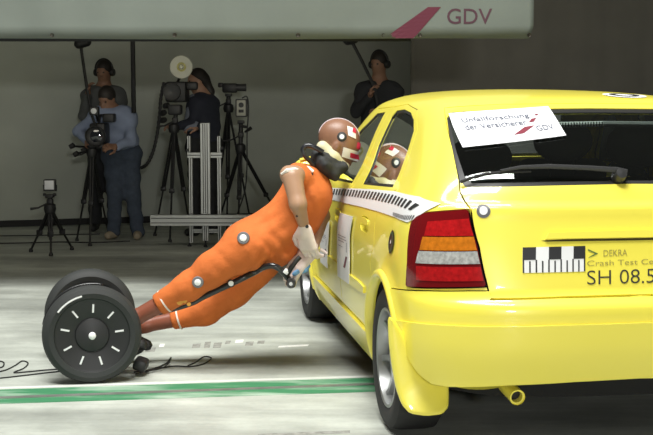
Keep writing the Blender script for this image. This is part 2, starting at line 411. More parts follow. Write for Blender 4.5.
# painted track line with a steel rail
def floor_line(pts_a,pts_b,z0,z1,name,m,parent=None):
    A=[ground(*p) for p in pts_a]; B_=[ground(*p) for p in pts_b]; n=len(A)
    V=[(x,y,z0) for x,y,_ in A+B_]+[(x,y,z1) for x,y,_ in A+B_]
    F=[]
    for i in range(n-1):
        F+=[(2*n+i,2*n+n+i,2*n+n+i+1,2*n+i+1),(i,i+1,2*n+i+1,2*n+i),(n+i,2*n+n+i,2*n+n+i+1,n+i+1)]
    F+=[(0,2*n,3*n,n),(n-1,2*n-1,4*n-1,3*n-1)]
    return mesh(name,V,F,m,parent,smooth=False)
def worn(name,col,wearcol,lo,hi):
    m=mat(name,col,.6); nt=m.node_tree; b_=nt.nodes['Principled BSDF']; tc=nt.nodes['Texture Coordinate']
    mp=nt.nodes.new('ShaderNodeMapping'); mp.inputs['Scale'].default_value=(.6,3,1); nt.links.new(tc.outputs['Object'],mp.inputs[0])
    n=nt.nodes.new('ShaderNodeTexNoise'); n.inputs['Scale'].default_value=2.1; n.inputs['Detail'].default_value=7; n.inputs['Roughness'].default_value=.6; nt.links.new(mp.outputs[0],n.inputs[0])
    r=nt.nodes.new('ShaderNodeMapRange'); r.inputs[1].default_value=lo; r.inputs[2].default_value=hi; nt.links.new(n.outputs[0],r.inputs[0])
    mx=nt.nodes.new('ShaderNodeMix'); mx.data_type='RGBA'; mx.inputs[6].default_value=col; mx.inputs[7].default_value=wearcol; nt.links.new(r.outputs[0],mx.inputs[0]); nt.links.new(mx.outputs[2],b_.inputs['Base Color']); return m
gm=worn('green_paint',(.045,.21,.095,1),(.50,.60,.50,1),.44,.68)
def yl(x,a,b): return a+(b-a)*x/370
tr=tag(floor_line([(-200,yl(-200,390,378)),(860,yl(860,390,378))],[(-200,yl(-200,404,392)),(860,yl(860,404,392))],-.002,.002,'track_marking',gm),'worn green painted track stripe crossing the concrete floor','floor marking')
rl=floor_line([(-200,yl(-200,397.6,384.2)),(860,yl(860,397.6,384.2))],[(-200,yl(-200,399.4,385.8)),(860,yl(860,399.4,385.8))],0,.006,'rail',mat('rail_steel',(.42,.42,.39,1),.4,.7,var=.3,scale=9),tr)
tag(floor_line([(-200,yl(-200,387.2,375.6)),(860,yl(860,387.2,375.6))],[(-200,yl(-200,389,377.4)),(860,yl(860,389,377.4))],-.002,.0015,'edge_line',worn('white_paint',(.72,.74,.70,1),(.55,.57,.52,1),.4,.6),tr),)
tapem=mat('tape_residue',(.30,.30,.27,1),.8,var=.5,scale=30); wt=mat('white_tape',(.8,.8,.76,1),.7,var=.2,scale=30)
for i,(x0,x1,y0,h,m) in enumerate([(146,156,348,4,tapem),(160,165,344,3,wt),(193,201,344,4,tapem),(205,211,342,6,tapem),(214,222,343,5,tapem),(226,231,341,3,tapem),(236,244,340,3,wt),(246,254,342,4,tapem),(258,265,341,3,tapem),(279,309,346,1.6,wt)]):
    k=-.05*(x1-x0)
    o=floor_line([(x0,y0),(x1,y0+k)],[(x0-1.2,y0+h),(x1-1.2,y0+h+k)],-.001,.001,'tape_mark',m)
    tag(o,['worn grey tape mark on the floor right of the scooter wheel','small white tape scrap on the floor beside the cable loop','squarish dark tape mark, first in the middle of the row','tall dark tape mark, second in the middle of the row','wide dark tape mark, third in the middle of the row','small dark tape mark left of the white scrap','white tape scrap between the dark tape marks','wide dark tape mark right of the white scrap','rightmost dark tape mark of the row on the floor','long thin white tape strip on the floor before the car'][i],'tape','tape marks on the floor')
o=floor_line([(258,434),(350,430.5)],[(258,437),(350,433)],-.001,.001,'tape_mark',tapem); tag(o,'long dark tape line on the floor nearest the camera','tape','tape marks on the floor')
# ------------------------------------------------------------------ the yellow car
CAR=thing('car','bright yellow hatchback crash test car with checkered side strip and paper on rear window','car',(CO[0],CO[1],0),math.pi/2+YAW)
Z0=(0,0,0)
paint=mat('yellow_paint',(.90,.785,.095,1),.32,coat=.6,spec=.4)
black=mat('black_plastic',(.012,.012,.012,1),.45); rubber=mat('tyre_rubber',(.022,.022,.022,1),.8,bump=.1,bscale=120)
inner=mat('cabin_lining',(.014,.014,.015,1),.85); seal=mat('window_seal',(.01,.01,.01,1),.5)
pane=glass('car_glass',(.80,.88,.84,1),1.5,dust=.006); dpane=glass('side_glass',(.55,.63,.60,1),2.4,dust=.012)
def pv_side(pts): return [tuple(map(float,side_pv(np.array(x),np.array(z)))) for x,z in pts]
def pv_rear(pts): return [tuple(map(float,rear_pv(np.array(y),np.array(z)))) for y,z in pts]
def pv_front(pts):
    out=[]
    for y,z in pts:
        v=float(v_of_z(z)); lo,hi=L1+L2,PMAX
        for _ in range(40):
            m=(lo+hi)/2
            if surf(m,v)[1]>y: lo=m
            else: hi=m
        out.append(((lo+hi)/2,v))
    return out
def resample(poly,sp,closed=True):
    out=[]; n=len(poly)
    for i in range(n if closed else n-1):
        a=np.array(poly[i]); b=np.array(poly[(i+1)%n]); k=max(1,int(math.ceil(np.linalg.norm(b-a)/sp)))
        for j in range(k): out.append(a+(b-a)*j/k)
    if not closed: out.append(np.array(poly[-1]))
    return np.array(out)
def rounded(poly,n=4,it=2):
    """corner cutting (Chaikin)"""
    P=[np.array(p) for p in poly]
    for _ in range(it):
        Q=[]
        for i in range(len(P)):
            a,b=P[i],P[(i+1)%len(P)]; Q+= [a*.82+b*.18,a*.18+b*.82]
        P=Q
    return [tuple(p) for p in P]
def inset(poly,d):
    P=resample(poly,.05); A=np.roll(P,1,0); B=np.roll(P,-1,0); t=B-A; t/=np.maximum(np.linalg.norm(t,axis=1,keepdims=True),1e-9)
    ar=.5*np.sum(P[:,0]*np.roll(P[:,1],-1)-np.roll(P[:,0],-1)*P[:,1]); s=1 if ar>0 else -1
    Q=P+np.stack([-t[:,1],t[:,0]],1)*s*d
    Q[np.abs(P[:,0])<1e-6,0]=0; Q[P[:,0]>PMAX-1e-6,0]=PMAX      # the middle line stays put
    return [tuple(q) for q in Q]
def inside(P,poly):
    poly=np.asarray(poly); x,y=P[:,0],P[:,1]; c=np.zeros(len(P),bool); n=len(poly); j=n-1
    for i in range(n):
        xi,yi=poly[i]; xj,yj=poly[j]
        if yi!=yj:
            k=((yi>y)!=(yj>y))&(x<(xj-xi)*(y-yi)/(yj-yi)+xi); c^=k
        j=i
    return c
def panel(name,outer,holes,m,parent=None,off=0,th=.014,sp=.03,mirror='merge',smooth=True,vstretch=1.0):
    loops=[resample(outer,sp*.8)]+[resample(h,sp*.8) for h in holes]
    B=np.concatenate(loops); lo,hi=loops[0].min(0),loops[0].max(0)
    gx=np.arange(lo[0]+sp*.5,hi[0],sp); gy=np.arange(lo[1]+sp*.5,hi[1],sp*.8)
    G=np.stack(np.meshgrid(gx,gy,indexing='ij'),-1); G[:,1::2,0]+=sp*.5; G=G.reshape(-1,2)
    k=inside(G,loops[0])
    for h in loops[1:]: k&=~inside(G,h)
    G=G[k]
    if len(G):
        dmin=np.full(len(G),9.)
        for s in range(0,len(B),200): dmin=np.minimum(dmin,np.sqrt(((G[:,None]-B[None,s:s+200])**2).sum(-1)).min(1))
        G=G[dmin>sp*.4]
    pts=[Vector((float(a),float(b))) for a,b in np.concatenate([B,G])] if len(G) else [Vector((float(a),float(b))) for a,b in B]
    ed=[];n=0
    for L in loops: ed+=[(n+i,n+(i+1)%len(L)) for i in range(len(L))]; n+=len(L)
    vs_,_,fs,_,_,_=delaunay_2d_cdt(pts,ed,[],0,1e-6)
    Q=np.array([v[:] for v in vs_]); fs=np.array([f for f in fs if len(f)==3]); C=Q[fs].mean(1)
    k=inside(C,loops[0])
    for h in loops[1:]: k&=~inside(C,h)
    fs=fs[k]
    # drop degenerate slivers
    a=Q[fs]; ar=np.abs((a[:,1,0]-a[:,0,0])*(a[:,2,1]-a[:,0,1])-(a[:,1,1]-a[:,0,1])*(a[:,2,0]-a[:,0,0])); fs=fs[ar>1e-9]
    P=surf(Q[:,0],Q[:,1]); N=normal(Q[:,0],Q[:,1]); P=P+N*off
    # orientation
    a=P[fs[:,0]];fn=np.cross(P[fs[:,1]]-a,P[fs[:,2]]-a); fl=(fn*N[fs[:,0]]).sum(-1)<0; fs[fl]=fs[fl][:,::-1]
    V=list(P);NN=list(N);F=[tuple(f) for f in fs]
    if th>0:
        cnt={}
        for f in fs:
            for i in range(3):
                e=(int(f[i]),int(f[(i+1)%3])); cnt[e]=1
        for (i,j) in list(cnt):
            if (j,i) in cnt: continue
            cen=lambda q:(abs(Q[q,0])<1e-4 or Q[q,0]>PMAX-1e-4 or Q[q,1]>VMAX-1e-4)
            if mirror=='merge' and cen(i) and cen(j): continue
            d=P[j]-P[i]; on=np.cross(d,N[i]); on/=max(np.linalg.norm(on),1e-9); n=len(V)
            V+=[P[j],P[i],P[i]-N[i]*th,P[j]-N[j]*th]; NN+=[on]*4; F.append((n,n+1,n+2,n+3))
    V=np.array(V);NN=np.array(NN)
    def mir(V,NN,F):
        return V*[1,-1,1],NN*[1,-1,1],[tuple(reversed(f)) for f in F]
    if mirror=='only': V,NN,F=mir(V,NN,F)
    elif mirror=='merge':
        v2,n2,f2=mir(V,NN,F); n=len(V); F=F+[tuple(i+n for i in f) for f in f2]; V=np.concatenate([V,v2]); NN=np.concatenate([NN,n2])
    return mesh(name,V,F,m,parent,org=Z0,normals=NN if smooth else None)
def qmap(quad,U):
    """unit square -> body surface parameters; quad = bl, br, tr, tl"""
    a,b,c,d=[np.array(q) for q in quad]; U=np.asarray(U,float); u=U[:,0:1]; w_=U[:,1:2]
    return a*(1-u)*(1-w_)+b*u*(1-w_)+c*u*w_+d*(1-u)*w_
def decal(name,UV,F,quad,off,m,parent):
    q=qmap(quad,UV); P=surf(q[:,0],q[:,1])+normal(q[:,0],q[:,1])*off
    return mesh(name,P,F,m,parent,org=Z0,smooth=False)
def decal_text(name,s,box_uv,quad,off,m,parent,bold=0,subdiv=False):
    V,F=text_mesh(s,1.0,bold=bold); x0,x1=V[:,0].min(),V[:,0].max(); y0,y1=V[:,1].min(),V[:,1].max(); u0,w0,u1,w1=box_uv
    UV=np.stack([u0+(V[:,0]-x0)/(x1-x0)*(u1-u0),w0+(V[:,1]-y0)/(y1-y0)*(w1-w0)],1)
    return decal(name,UV,F,quad,off,m,parent)
def disc(name,pv,r0,r1,off,m,parent,seg=28):
    p0,v0=pv; e=1e-3; a=(surf(p0+e,v0)-surf(p0-e,v0))/(2*e); b=(surf(p0,v0+e)-surf(p0,v0-e))/(2*e)
    t=a/np.linalg.norm(a); nn=np.cross(a,b); nn/=np.linalg.norm(nn); s=np.cross(nn,t); J=np.array([[a@t,b@t],[a@s,b@s]]); Ji=np.linalg.inv(J)
    Q=[];F=[]
    rs=[r0,(r0+r1)/2,r1]
    for r in rs:
        for k in range(seg):
            an=2*math.pi*k/seg; Q.append(np.array(pv)+Ji@np.array([r*math.cos(an),r*math.sin(an)]))
    for i in range(2):
        for k in range(seg): F.append((i*seg+k,i*seg+(k+1)%seg,(i+1)*seg+(k+1)%seg,(i+1)*seg+k))
    if r0==0: F=[tuple(range(seg,2*seg))]+F[seg:]
    Q=np.array(Q); P=surf(Q[:,0],Q[:,1]); N=normal(Q[:,0],Q[:,1])
    return mesh(name,P+N*off,F,m,parent,org=Z0,smooth=False)
vz=lambda z: float(v_of_z(z))
# outlines ----------------------------------------------------------
def arc(cx,r,a0,a1,n=14): return [(cx+r*math.cos(math.radians(a0+(a1-a0)*i/n)),.30+r*math.sin(math.radians(a0+(a1-a0)*i/n))) for i in range(n+1)]
ARCH=.338
lamp_pv=on_car([(412,222),(418,216),(426,212.5),(469,209),(478,245),(487,287),(447,288),(407,287),(408,262)])
gl_l=on_car([(447.5,113),(452,148),(458,187)])
glass_pv=rounded([(0,vz(1.335)),(gl_l[0][0]*.55,vz(1.333)),gl_l[0],gl_l[1],gl_l[2],(gl_l[2][0]*.5,vz(1.046)),(0,vz(1.05))],it=0)
glass_pv=[(0,vz(1.336)),(gl_l[0][0]*.6,vz(1.333)),(gl_l[0][0]-.03,gl_l[0][1]+.005),(gl_l[0][0],gl_l[0][1]-.03),gl_l[1],(gl_l[2][0],gl_l[2][1]+.03),(gl_l[2][0]-.03,gl_l[2][1]),(gl_l[2][0]*.5,vz(1.046)),(0,vz(1.05))]
sl=on_car([(488,289),(479,247),(471,209),(460,192),(452.5,148),(444.5,108)])
tail_pv=[(0,vz(.645)),(sl[0][0]*.5,vz(.644))]+on_car([(488.5,299),(490.5,297),(487.5,287)])+sl[1:]+[(sl[-1][0]*.6,vz(1.352)),(0,vz(1.356))]
bump_top=[(0,vz(.640)),(.30,vz(.639))]+on_car([(489,300.5),(492,298),(489.5,291)])+[tuple(q) for q in on_car([(470,291),(430,291),(404,290)])]
bt=[(x,z) for x,z in arc(0,ARCH,112,172,12)]
bt2_=[(x,z) for x,z in arc(0,ARCH,112,146,8)]
bump_pv=bump_top+pv_side(bt2_)+on_car([(393,322),(398,335),(408,354),(420,372),(434,382.5),(450,385)])+pv_rear([(.5,.318),(.25,.330)])+[(0,vz(.336))]
apron_pv=on_car([(392.5,318),(420,322.5),(450,324.5)])+[(.3,vz(.548)),(0,vz(.550))]+[(0,vz(.336))]+pv_rear([(.25,.330),(.5,.318)])+on_car([(450,385),(434,382.5),(420,372),(408,354),(398,335)])
bump_hole=bump_top+pv_side(bt)+pv_side([(-.335,.17)])+[(1.0,0),(0,0)]
rd_seam=on_car([(395,190.5),(386,200),(378.5,211),(375,222),(374,245),(370,262)])
rd_seam=[(float(surf(*q)[0]),float(surf(*q)[2])) for q in rd_seam]
a1=[(ARCH*1.12*math.cos(math.radians(a)),.30+ARCH*1.12*math.sin(math.radians(a))) for a in (38,25,12)]
rd_low=[(1.18,.335),(1.18,.60),(1.16,.90),(1.02,.965),(1.035,1.16),(1.055,1.335),(.77,1.350),(.47,1.326),(.25,1.245),(.14,1.06),(.09,1.0)]+rd_seam[1:]+a1+[(.42,.335)]
rdoor_pv=pv_side(rd_low)
rwin_pv=on_car([(362.5,184.3),(378,186),(392.5,187.3),(402,166),(413.8,131),(413.8,120),(411,112.5),(404.5,109.3),(397,110.5),(391.5,117),(378,146)])
fd=[(1.188,.335),(2.2,.335),(2.28,.6),(2.26,.86),(2.14,.945),(1.86,1.12),(1.62,1.25),(1.42,1.325),(1.065,1.337),(1.045,1.16),(1.03,.965),(1.168,.90),(1.188,.60)]
fdoor_pv=pv_side(fd)
fwin_pv=on_car([(352,183.3),(371,143),(385.5,112)])+pv_side([(1.36,1.30),(1.56,1.215),(1.80,1.075),(2.00,.955),(1.6,.937)])
wsc_pv=[(PMAX,vz(1.02))]+pv_front([(.40,1.022),(.655,1.035),(.60,1.17),(.535,1.30),(.50,1.345),(.25,1.352)])+[(PMAX,vz(1.354))]
hood_pv=[(PMAX,vz(.72))]+pv_front([(.45,.72),(.62,.74),(.70,.84),(.70,.92),(.66,.985)])+[(PMAX,vz(.99))]
fb_side=arc(2.614,ARCH,68,8,12)
fb_pv=[(PMAX,vz(.62))]+pv_front([(.5,.62)])+pv_side([(3.0,.63)]+fb_side+[(2.97,.22)])+[(PMAX,vz(.20))]
fb_hole=[(PMAX,vz(.62))]+pv_front([(.5,.62)])+pv_side([(3.0,.63)]+fb_side+[(2.95,.17)])+[(L1+L2+.2,0),(PMAX,0)]
hl_pv=pv_front([(.38,.63),(.38,.75),(.60,.77),(.74,.76),(.74,.66),(.62,.63)])
archr=pv_side(arc(0,ARCH,-40,220,40)); archf=pv_side(arc(2.614,ARCH,-40,220,40))
g=.0028
under=[(0,-.01),(PMAX,-.01),(PMAX,vz(.19)),(0,vz(.19))]
shell=panel('body_shell',[(0,vz(.19)),(PMAX,vz(.19)),(PMAX,VMAX),(0,VMAX)],
   [inset(h,-g) for h in (tail_pv,bump_hole,lamp_pv,rdoor_pv,fdoor_pv,wsc_pv,hood_pv,fb_hole,hl_pv)]+[archr,archf],paint,CAR,th=.03,sp=.028)
tg=panel('tailgate',inset(tail_pv,g),[glass_pv],paint,CAR,off=.001,th=.03)
# straighten the tailgate half seam: the outline is inset everywhere except the middle line
bp_=panel('rear_bumper',inset(bump_pv,g*.6),[],paint,CAR,off=.004,th=.05)
panel('bumper_apron',inset(apron_pv,.001),[],paint,bp_,off=.013,th=.02)
panel('front_bumper',inset(fb_pv,g),[],paint,CAR,off=.004,th=.05,sp=.05)
panel('hood',inset(hood_pv,g),[],paint,CAR,th=.02,sp=.05)
hlm=mat('headlamp_lens',(.55,.57,.58,1),.08,coat=1)
for mr in ('none','only'): panel('headlamp',hl_pv,[],hlm,CAR,off=.004,th=.03,sp=.05,mirror=mr)
panel('grille',[(PMAX,vz(.64))]+pv_front([(.33,.64),(.35,.70)])+[(PMAX,vz(.70))],[],black,CAR,off=.012,th=.02,sp=.05)
panel('windscreen',wsc_pv,[],glass('dusty_glass',(.8,.88,.84,1),1.3,dust=.22),CAR,off=-.004,th=0,sp=.06)
panel('windscreen_seal',wsc_pv,[inset(wsc_pv,.022)],seal,CAR,off=-.001,th=.004,sp=.05)
rw=panel('rear_window',glass_pv,[],pane,CAR,off=-.006,th=0,sp=.04)
gi=[(0,vz(1.322)),(gl_l[0][0]*.6,vz(1.319)),(gl_l[0][0]-.05,gl_l[0][1]-.008),(gl_l[0][0]-.018,gl_l[0][1]-.035),(gl_l[1][0]-.018,gl_l[1][1]),(gl_l[2][0]-.018,gl_l[2][1]+.05),(gl_l[2][0]-.05,gl_l[2][1]+.02),(gl_l[2][0]*.5,vz(1.062)),(0,vz(1.064))]
panel('rear_window_seal',glass_pv,[gi],seal,CAR,off=-.003,th=.004,sp=.03)
# doors
handle_pv=on_car([(360.5,217.5),(369.5,218.5),(368.5,231),(360.5,230)])
hx=[(float(surf(*q)[0]),float(surf(*q)[2])) for q in handle_pv]
mold=on_car([(362.5,283),(362.5,292.5)])
mz=[(float(surf(*q)[0]),float(surf(*q)[2])) for q in mold]
chrome=mat('chrome',(.7,.7,.7,1),.15,1.0)
for mr in ('none','only'):
    for nm,dpv,wpv,hofs,x0,x1 in (('door',rdoor_pv,rwin_pv,0,.46,1.165),('door',fdoor_pv,fwin_pv,.80,1.20,2.18)):
        c=(np.mean([q[0] for q in hx])+hofs*.96,np.mean([q[1] for q in hx])-(.03 if hofs else 0))
        rec_pv=rounded(pv_side([(c[0]-.10,c[1]-.035),(c[0]+.10,c[1]-.035),(c[0]+.10,c[1]+.035),(c[0]-.10,c[1]+.035)]),it=2)
        d=panel(nm,inset(dpv,g),[wpv,rec_pv],paint,CAR,th=.035,sp=.03,mirror=mr)
        panel('window_pane',wpv,[],dpane,d,off=-.008,th=0,sp=.05,mirror=mr)
        panel('window_seal',wpv,[inset(wpv,.016)],seal,d,off=-.003,th=.006,sp=.03,mirror=mr)
        panel('protective_strip',rounded(pv_side([(x0,mz[1][1]),(x1,mz[1][1]-.012),(x1,mz[0][1]-.012),(x0,mz[0][1])]),it=1),[],paint,d,off=.009,th=.012,sp=.04,mirror=mr)
        panel('handle_recess',rec_pv,[],paint,d,off=-.024,th=.0,sp=.03,mirror=mr)
        panel('door_handle',rounded(pv_side([(c[0]-.085,c[1]+.0),(c[0]+.085,c[1]+.0),(c[0]+.085,c[1]+.028),(c[0]-.085,c[1]+.028)]),it=2),[],paint,d,off=.006,th=.016,sp=.03,mirror=mr)
    panel('sill',pv_side([(.40,.185),(2.24,.185),(2.22,.325),(.41,.325)]),[],paint,CAR,off=.014,th=.03,sp=.05,mirror=mr)
# wheel arch lips and liners
for cx,a0,a1 in ((0,-12,175),(2.614,5,190)):
    for s in (1,-1):
        b=MB(); r0=ARCH
        V=[];F=[];n=36
        for i in range(n+1):
            an=math.radians(a0+(a1-a0)*i/n)
            for r,dy in ((r0+.034,-.004),(r0+.028,.010),(r0+.012,.014),(r0-.002,.008),(r0-.004,-.03)):
                x=cx+r*math.cos(an); z=.30+r*math.sin(an); z=max(z,.19)
                p,v=side_pv(np.array(x),np.array(z)); q=surf(p,v); V.append((x,s*(q[1]+dy),z))
        for i in range(n):
            for k in range(4): a=i*5+k; f=(a,a+1,a+6,a+5); F.append(f if s>0 else f[::-1])
        b.raw(V,F); b.build('wheel_arch_lip',paint,CAR,org=Z0,angle=70)
        b=MB(); b.lathe([(.05,.52),(r0+.005,.52),(r0+.005,.835)],(cx,0,.30),(0,1,0),28,a0=-1.75,a1=1.75)
        V=[(x,s*abs(y),z) for x,y,z in b.V]; b.V=V; b.build('wheel_liner',inner,CAR,org=Z0)
# wheels
def make_wheel(loc,s):
    t=bpy.data.objects.new('wheel',None); COL.objects.link(t); t.parent=CAR; t.location=loc; t.rotation_euler=(0,0,0 if s>0 else math.pi)
    b=MB(); b.lathe([(.205,-.095),(.235,-.1),(.272,-.102),(.293,-.088),(.299,-.05),(.300,0),(.299,.05),(.293,.088),(.272,.102),(.235,.100),(.208,.092),(.200,.085),(.200,-.085)],(0,0,0),(0,1,0),56,closed=True); b.build('tyre',rubber,t,org=Z0)
    rim=mat('alloy',(.40,.41,.41,1),.35,.75)
    b=MB(); b.lathe([(.212,.088),(.206,.096),(.196,.092),(.19,.06),(.18,-.08)],(0,0,0),(0,1,0),48); b.lathe([(0,.074),(.03,.074),(.055,.066),(.062,.05),(.062,.0)],(0,0,0),(0,1,0),24); b.build('rim',rim,t,org=Z0)
    b=MB(); b.lathe([(.0,.015),(.188,.012)],(0,0,0),(0,1,0),32); b.build('brake_disc',mat('brake_dark',(.03,.03,.03,1),.6),t,org=Z0)
    V=[];F=[]
    sp_=MB()
    for r0,r1,w0,w1 in ((.045,.205,.021,.014),):
        prof=[(r0,w0,.068),(r0+.07,w0*.8,.060),(r1-.03,w1,.068),(r1,w1*1.5,.082)]
        for i,(r,w_,h) in enumerate(prof): V+=[(-w_,h-.022,r),(w_,h-.022,r),(w_*.7,h,r),(-w_*.7,h,r)]
        for i in range(3):
            for k in range(4): a=i*4+k; c=i*4+(k+1)%4; F.append((a,c,c+4,a+4))
    for k in range(7):
        an=2*math.pi*k/7; c,s_=math.cos(an),math.sin(an)
        m_=MB(); m_.raw([(x*c+z*s_,y,-x*s_+z*c) for x,y,z in V],F); m_.build('spoke',rim,t,org=Z0,angle=30)
    b=MB(); b.lathe([(0,.078),(.022,.077),(.024,.07)],(0,0,0),(0,1,0),16); b.build('hub_cap',mat('hub_grey',(.25,.25,.25,1),.4,.4),t,org=Z0)
    return t
for cx in (0,2.614):
    for s in (1,-1): make_wheel((cx,s*.747,.30),s)
# mud flaps behind the rear wheels
def under_pt(px,py,x):
    d=ray(px,py); o=np.array([0,0,CAMH]); c0=np.array([CO[0],CO[1],0]); f=np.array([FW[0],FW[1],0]); l=np.array([LF[0],LF[1],0]); t=(x-(o-c0)@f)/(d@f); L_=o+d*t-c0; return (x,L_@l,L_[2]+0)
fo=resample(rounded([(388.5,317),(389,340),(392,365),(396,388),(401,404),(408,411.5),(424,413.5),(440,412),(447,406),(448.5,396),(449,380),(436,376),(422,365),(411,348),(401,330),(394,319)],it=1),4)
fo=[under_pt(a,b_,-.375) for a,b_ in fo]; n=len(fo); cy,cz_=np.mean([f[1] for f in fo]),np.mean([f[2] for f in fo])
for s in (1,-1):
    rings=[(0.0,-.012,.012),(0.0,0,0),(.5,-.018,0),]
    V=[];F=[]
    def ringpts(x,shr): 
        out=[]
        for k in range(n):
            a=np.array(fo[k-1][1:]); c=np.array(fo[(k+1)%n][1:]); t=c-a; t/=np.linalg.norm(t); nn=np.array([-t[1],t[0]])
            p=np.array(fo[k][1:])+nn*shr; bend=.05*max(0,(.30-p[1])/.16)**2   # the foot sweeps back
            out.append((x-bend,s*p[0],p[1]))
        return out
    sg=1
    area_=sum(fo[k][1]*fo[(k+1)%n][2]-fo[(k+1)%n][1]*fo[k][2] for k in range(n)); sg=1 if area_>0 else -1
    for x,sh_ in ((-.360,0),(-.372,0),(-.380,.006*sg),(-.384,.016*sg)): V+=ringpts(x,sh_)
    for i in range(3):
        for k in range(n): F.append((i*n+k,i*n+(k+1)%n,(i+1)*n+(k+1)%n,(i+1)*n+k))
    F.append(tuple(range(n))); F.append(tuple(range(3*n,4*n)))
    bm=bmesh.new(); vv=[bm.verts.new(v) for v in V]; [bm.faces.new([vv[i] for i in f]) for f in F]; bmesh.ops.recalc_face_normals(bm,faces=bm.faces); bmesh.ops.triangulate(bm,faces=[f for f in bm.faces if len(f.verts)>4]); bm.verts.index_update()
    V=[v.co[:] for v in bm.verts]; F=[[v.index for v in f.verts] for f in bm.faces]; bm.free()
    mesh('mud_flap',V,F,paint,CAR,org=Z0,angle=50)
# tail lamps
lr=mat('lamp_red',(.15,.003,.005,1),.12,coat=1,spec=.6); lr2=mat('lamp_red_bright',(.42,.008,.010,1),.14,coat=1,var=.35,scale=60); la=mat('lamp_amber',(.58,.17,.01,1),.14,coat=1,var=.3,scale=60); lc=mat('lamp_clear',(.42,.42,.40,1),.14,coat=1,var=.45,scale=70)
seg=[('reflector_lens',[(429,222),(469,219),(473.5,236),(425.5,236)],lr2),('indicator_lens',[(424,237),(474,237),(477,250.5),(421,250)],la),('reversing_lens',[(420,251),(477.3,251.5),(480,264),(417,263)],lc),('brake_lens',[(417.5,266),(480.5,267),(483.5,281),(418,280)],lr2)]
for mr in ('none','only'):
    l=panel('tail_lamp',rounded(inset(lamp_pv,.003),it=1),[],lr,CAR,off=.006,th=.04,sp=.03,mirror=mr)
    for nm,q,m in seg: panel(nm,on_car(q),[],m,l,off=.0085,th=.003,sp=.03,mirror=mr)
# checkered strip along the waist
st_top=on_car([(331,188),(352,188.5),(375,189.7),(395,191.5),(420,197),(441,204)]); st_bot=on_car([(426,211.5),(416,219),(408,222.5),(395,217),(380,212),(362,207),(345,203),(333,200)])
wv=mat('strip_white',(.78,.78,.78,1),.4,coat=.2); bk=mat('strip_black',(.02,.02,.022,1),.45)
strip=panel('checker_strip',st_top+st_bot,[],wv,CAR,off=.0035,th=.002,sp=.03,mirror='none')
tp=resample(on_car([(332,189),(352,189.8),(375,192),(395,195.5),(412,201),(425,207)]),.004,False); bt_=resample(on_car([(332,194.5),(352,196.5),(375,200),(395,204.5),(408,209),(418,212.5)]),.004,False)
def along(P,t): 
    i=t*(len(P)-1); k=int(min(i,len(P)-2)); return P[k]+(P[k+1]-P[k])*(i-k)
V=[];F=[];nb=27
for k in range(nb):
    for j in range(4):
        t0=(k+.0+.14*j)/nb; t1=(k+.14*(j+1))/nb
    ts=[(k+.08)/nb,(k+.33)/nb,(k+.58)/nb]
    n=len(V)
    for t in ts:
        for u in (0,.33,.66,1): V.append(along(tp,t)*(1-u)+along(bt_,min(1,max(0,t-.42/nb)))*u)
    for i in range(2):
        for u in range(3): a=n+i*4+u; F.append((a,a+4,a+5,a+1))
tp2=resample(on_car([(394,212.5),(405,215.5),(417,215.5)]),.004,False); bt2=resample(on_car([(394,216),(405,220),(414,220)]),.004,False)
for k in range(17):
    n=len(V)
    for t in ((k+.1)/17,(k+.55)/17):
        for u in (0,1): V.append(along(tp2,t)*(1-u)+along(bt2,t)*u)
    F.append((n,n+2,n+3,n+1))
Q=np.array(V); P=surf(Q[:,0],Q[:,1])+normal(Q[:,0],Q[:,1])*.0052
tag(mesh('checker_blocks',P,F,bk,strip,org=Z0,smooth=False),kind='stuff')
# emblem on the rear quarter
e0=on_car([(392,242)])[0]
emb=disc('side_emblem',e0,0,.048,.004,mat('emblem_black',(.012,.018,.014,1),.35),CAR); disc('emblem_ring',e0,.034,.041,.006,mat('emblem_green',(.03,.12,.06,1),.4),emb); disc('emblem_centre',e0,0,.008,.006,wv,emb)
# papers on the doors
pw=mat('paper_white',(.66,.66,.66,1),.7,var=.05,scale=6); pt=mat('paper_print',(.24,.24,.26,1),.8); pr=mat('paper_dark_red',(.16,.05,.07,1),.8)
for cs in ([(339.5,276),(351,284),(354.5,217),(342,213)],[(322,262),(329,268),(331,222),(323,218)]):
    q=on_car(cs); q=[(q[0][0],q[0][1]),(q[1][0],q[1][1]),(q[2][0],q[2][1]),(q[3][0],q[3][1])]
    pp=panel('door_paper',q,[],pw,CAR,off=.0105,th=.004,sp=.05,mirror='none')
    UV=[];F=[]
    for (u0,w0,u1,w1) in ((.12,.66,.75,.672),(.12,.62,.82,.632),(.12,.58,.62,.592),(.80,.45,.84,.60),(.12,.50,.5,.51)):
        n=len(UV); UV+=[(u0,w0),(u1,w0),(u1,w1),(u0,w1)]; F.append((n,n+1,n+2,n+3))
    decal('print_lines',UV,F,q,.0118,pt,pp)
    decal('print_logo',[(.55,.20),(.70,.20),(.86,.38),(.74,.38)],[(0,1,2,3)],q,.0118,pr,pp)
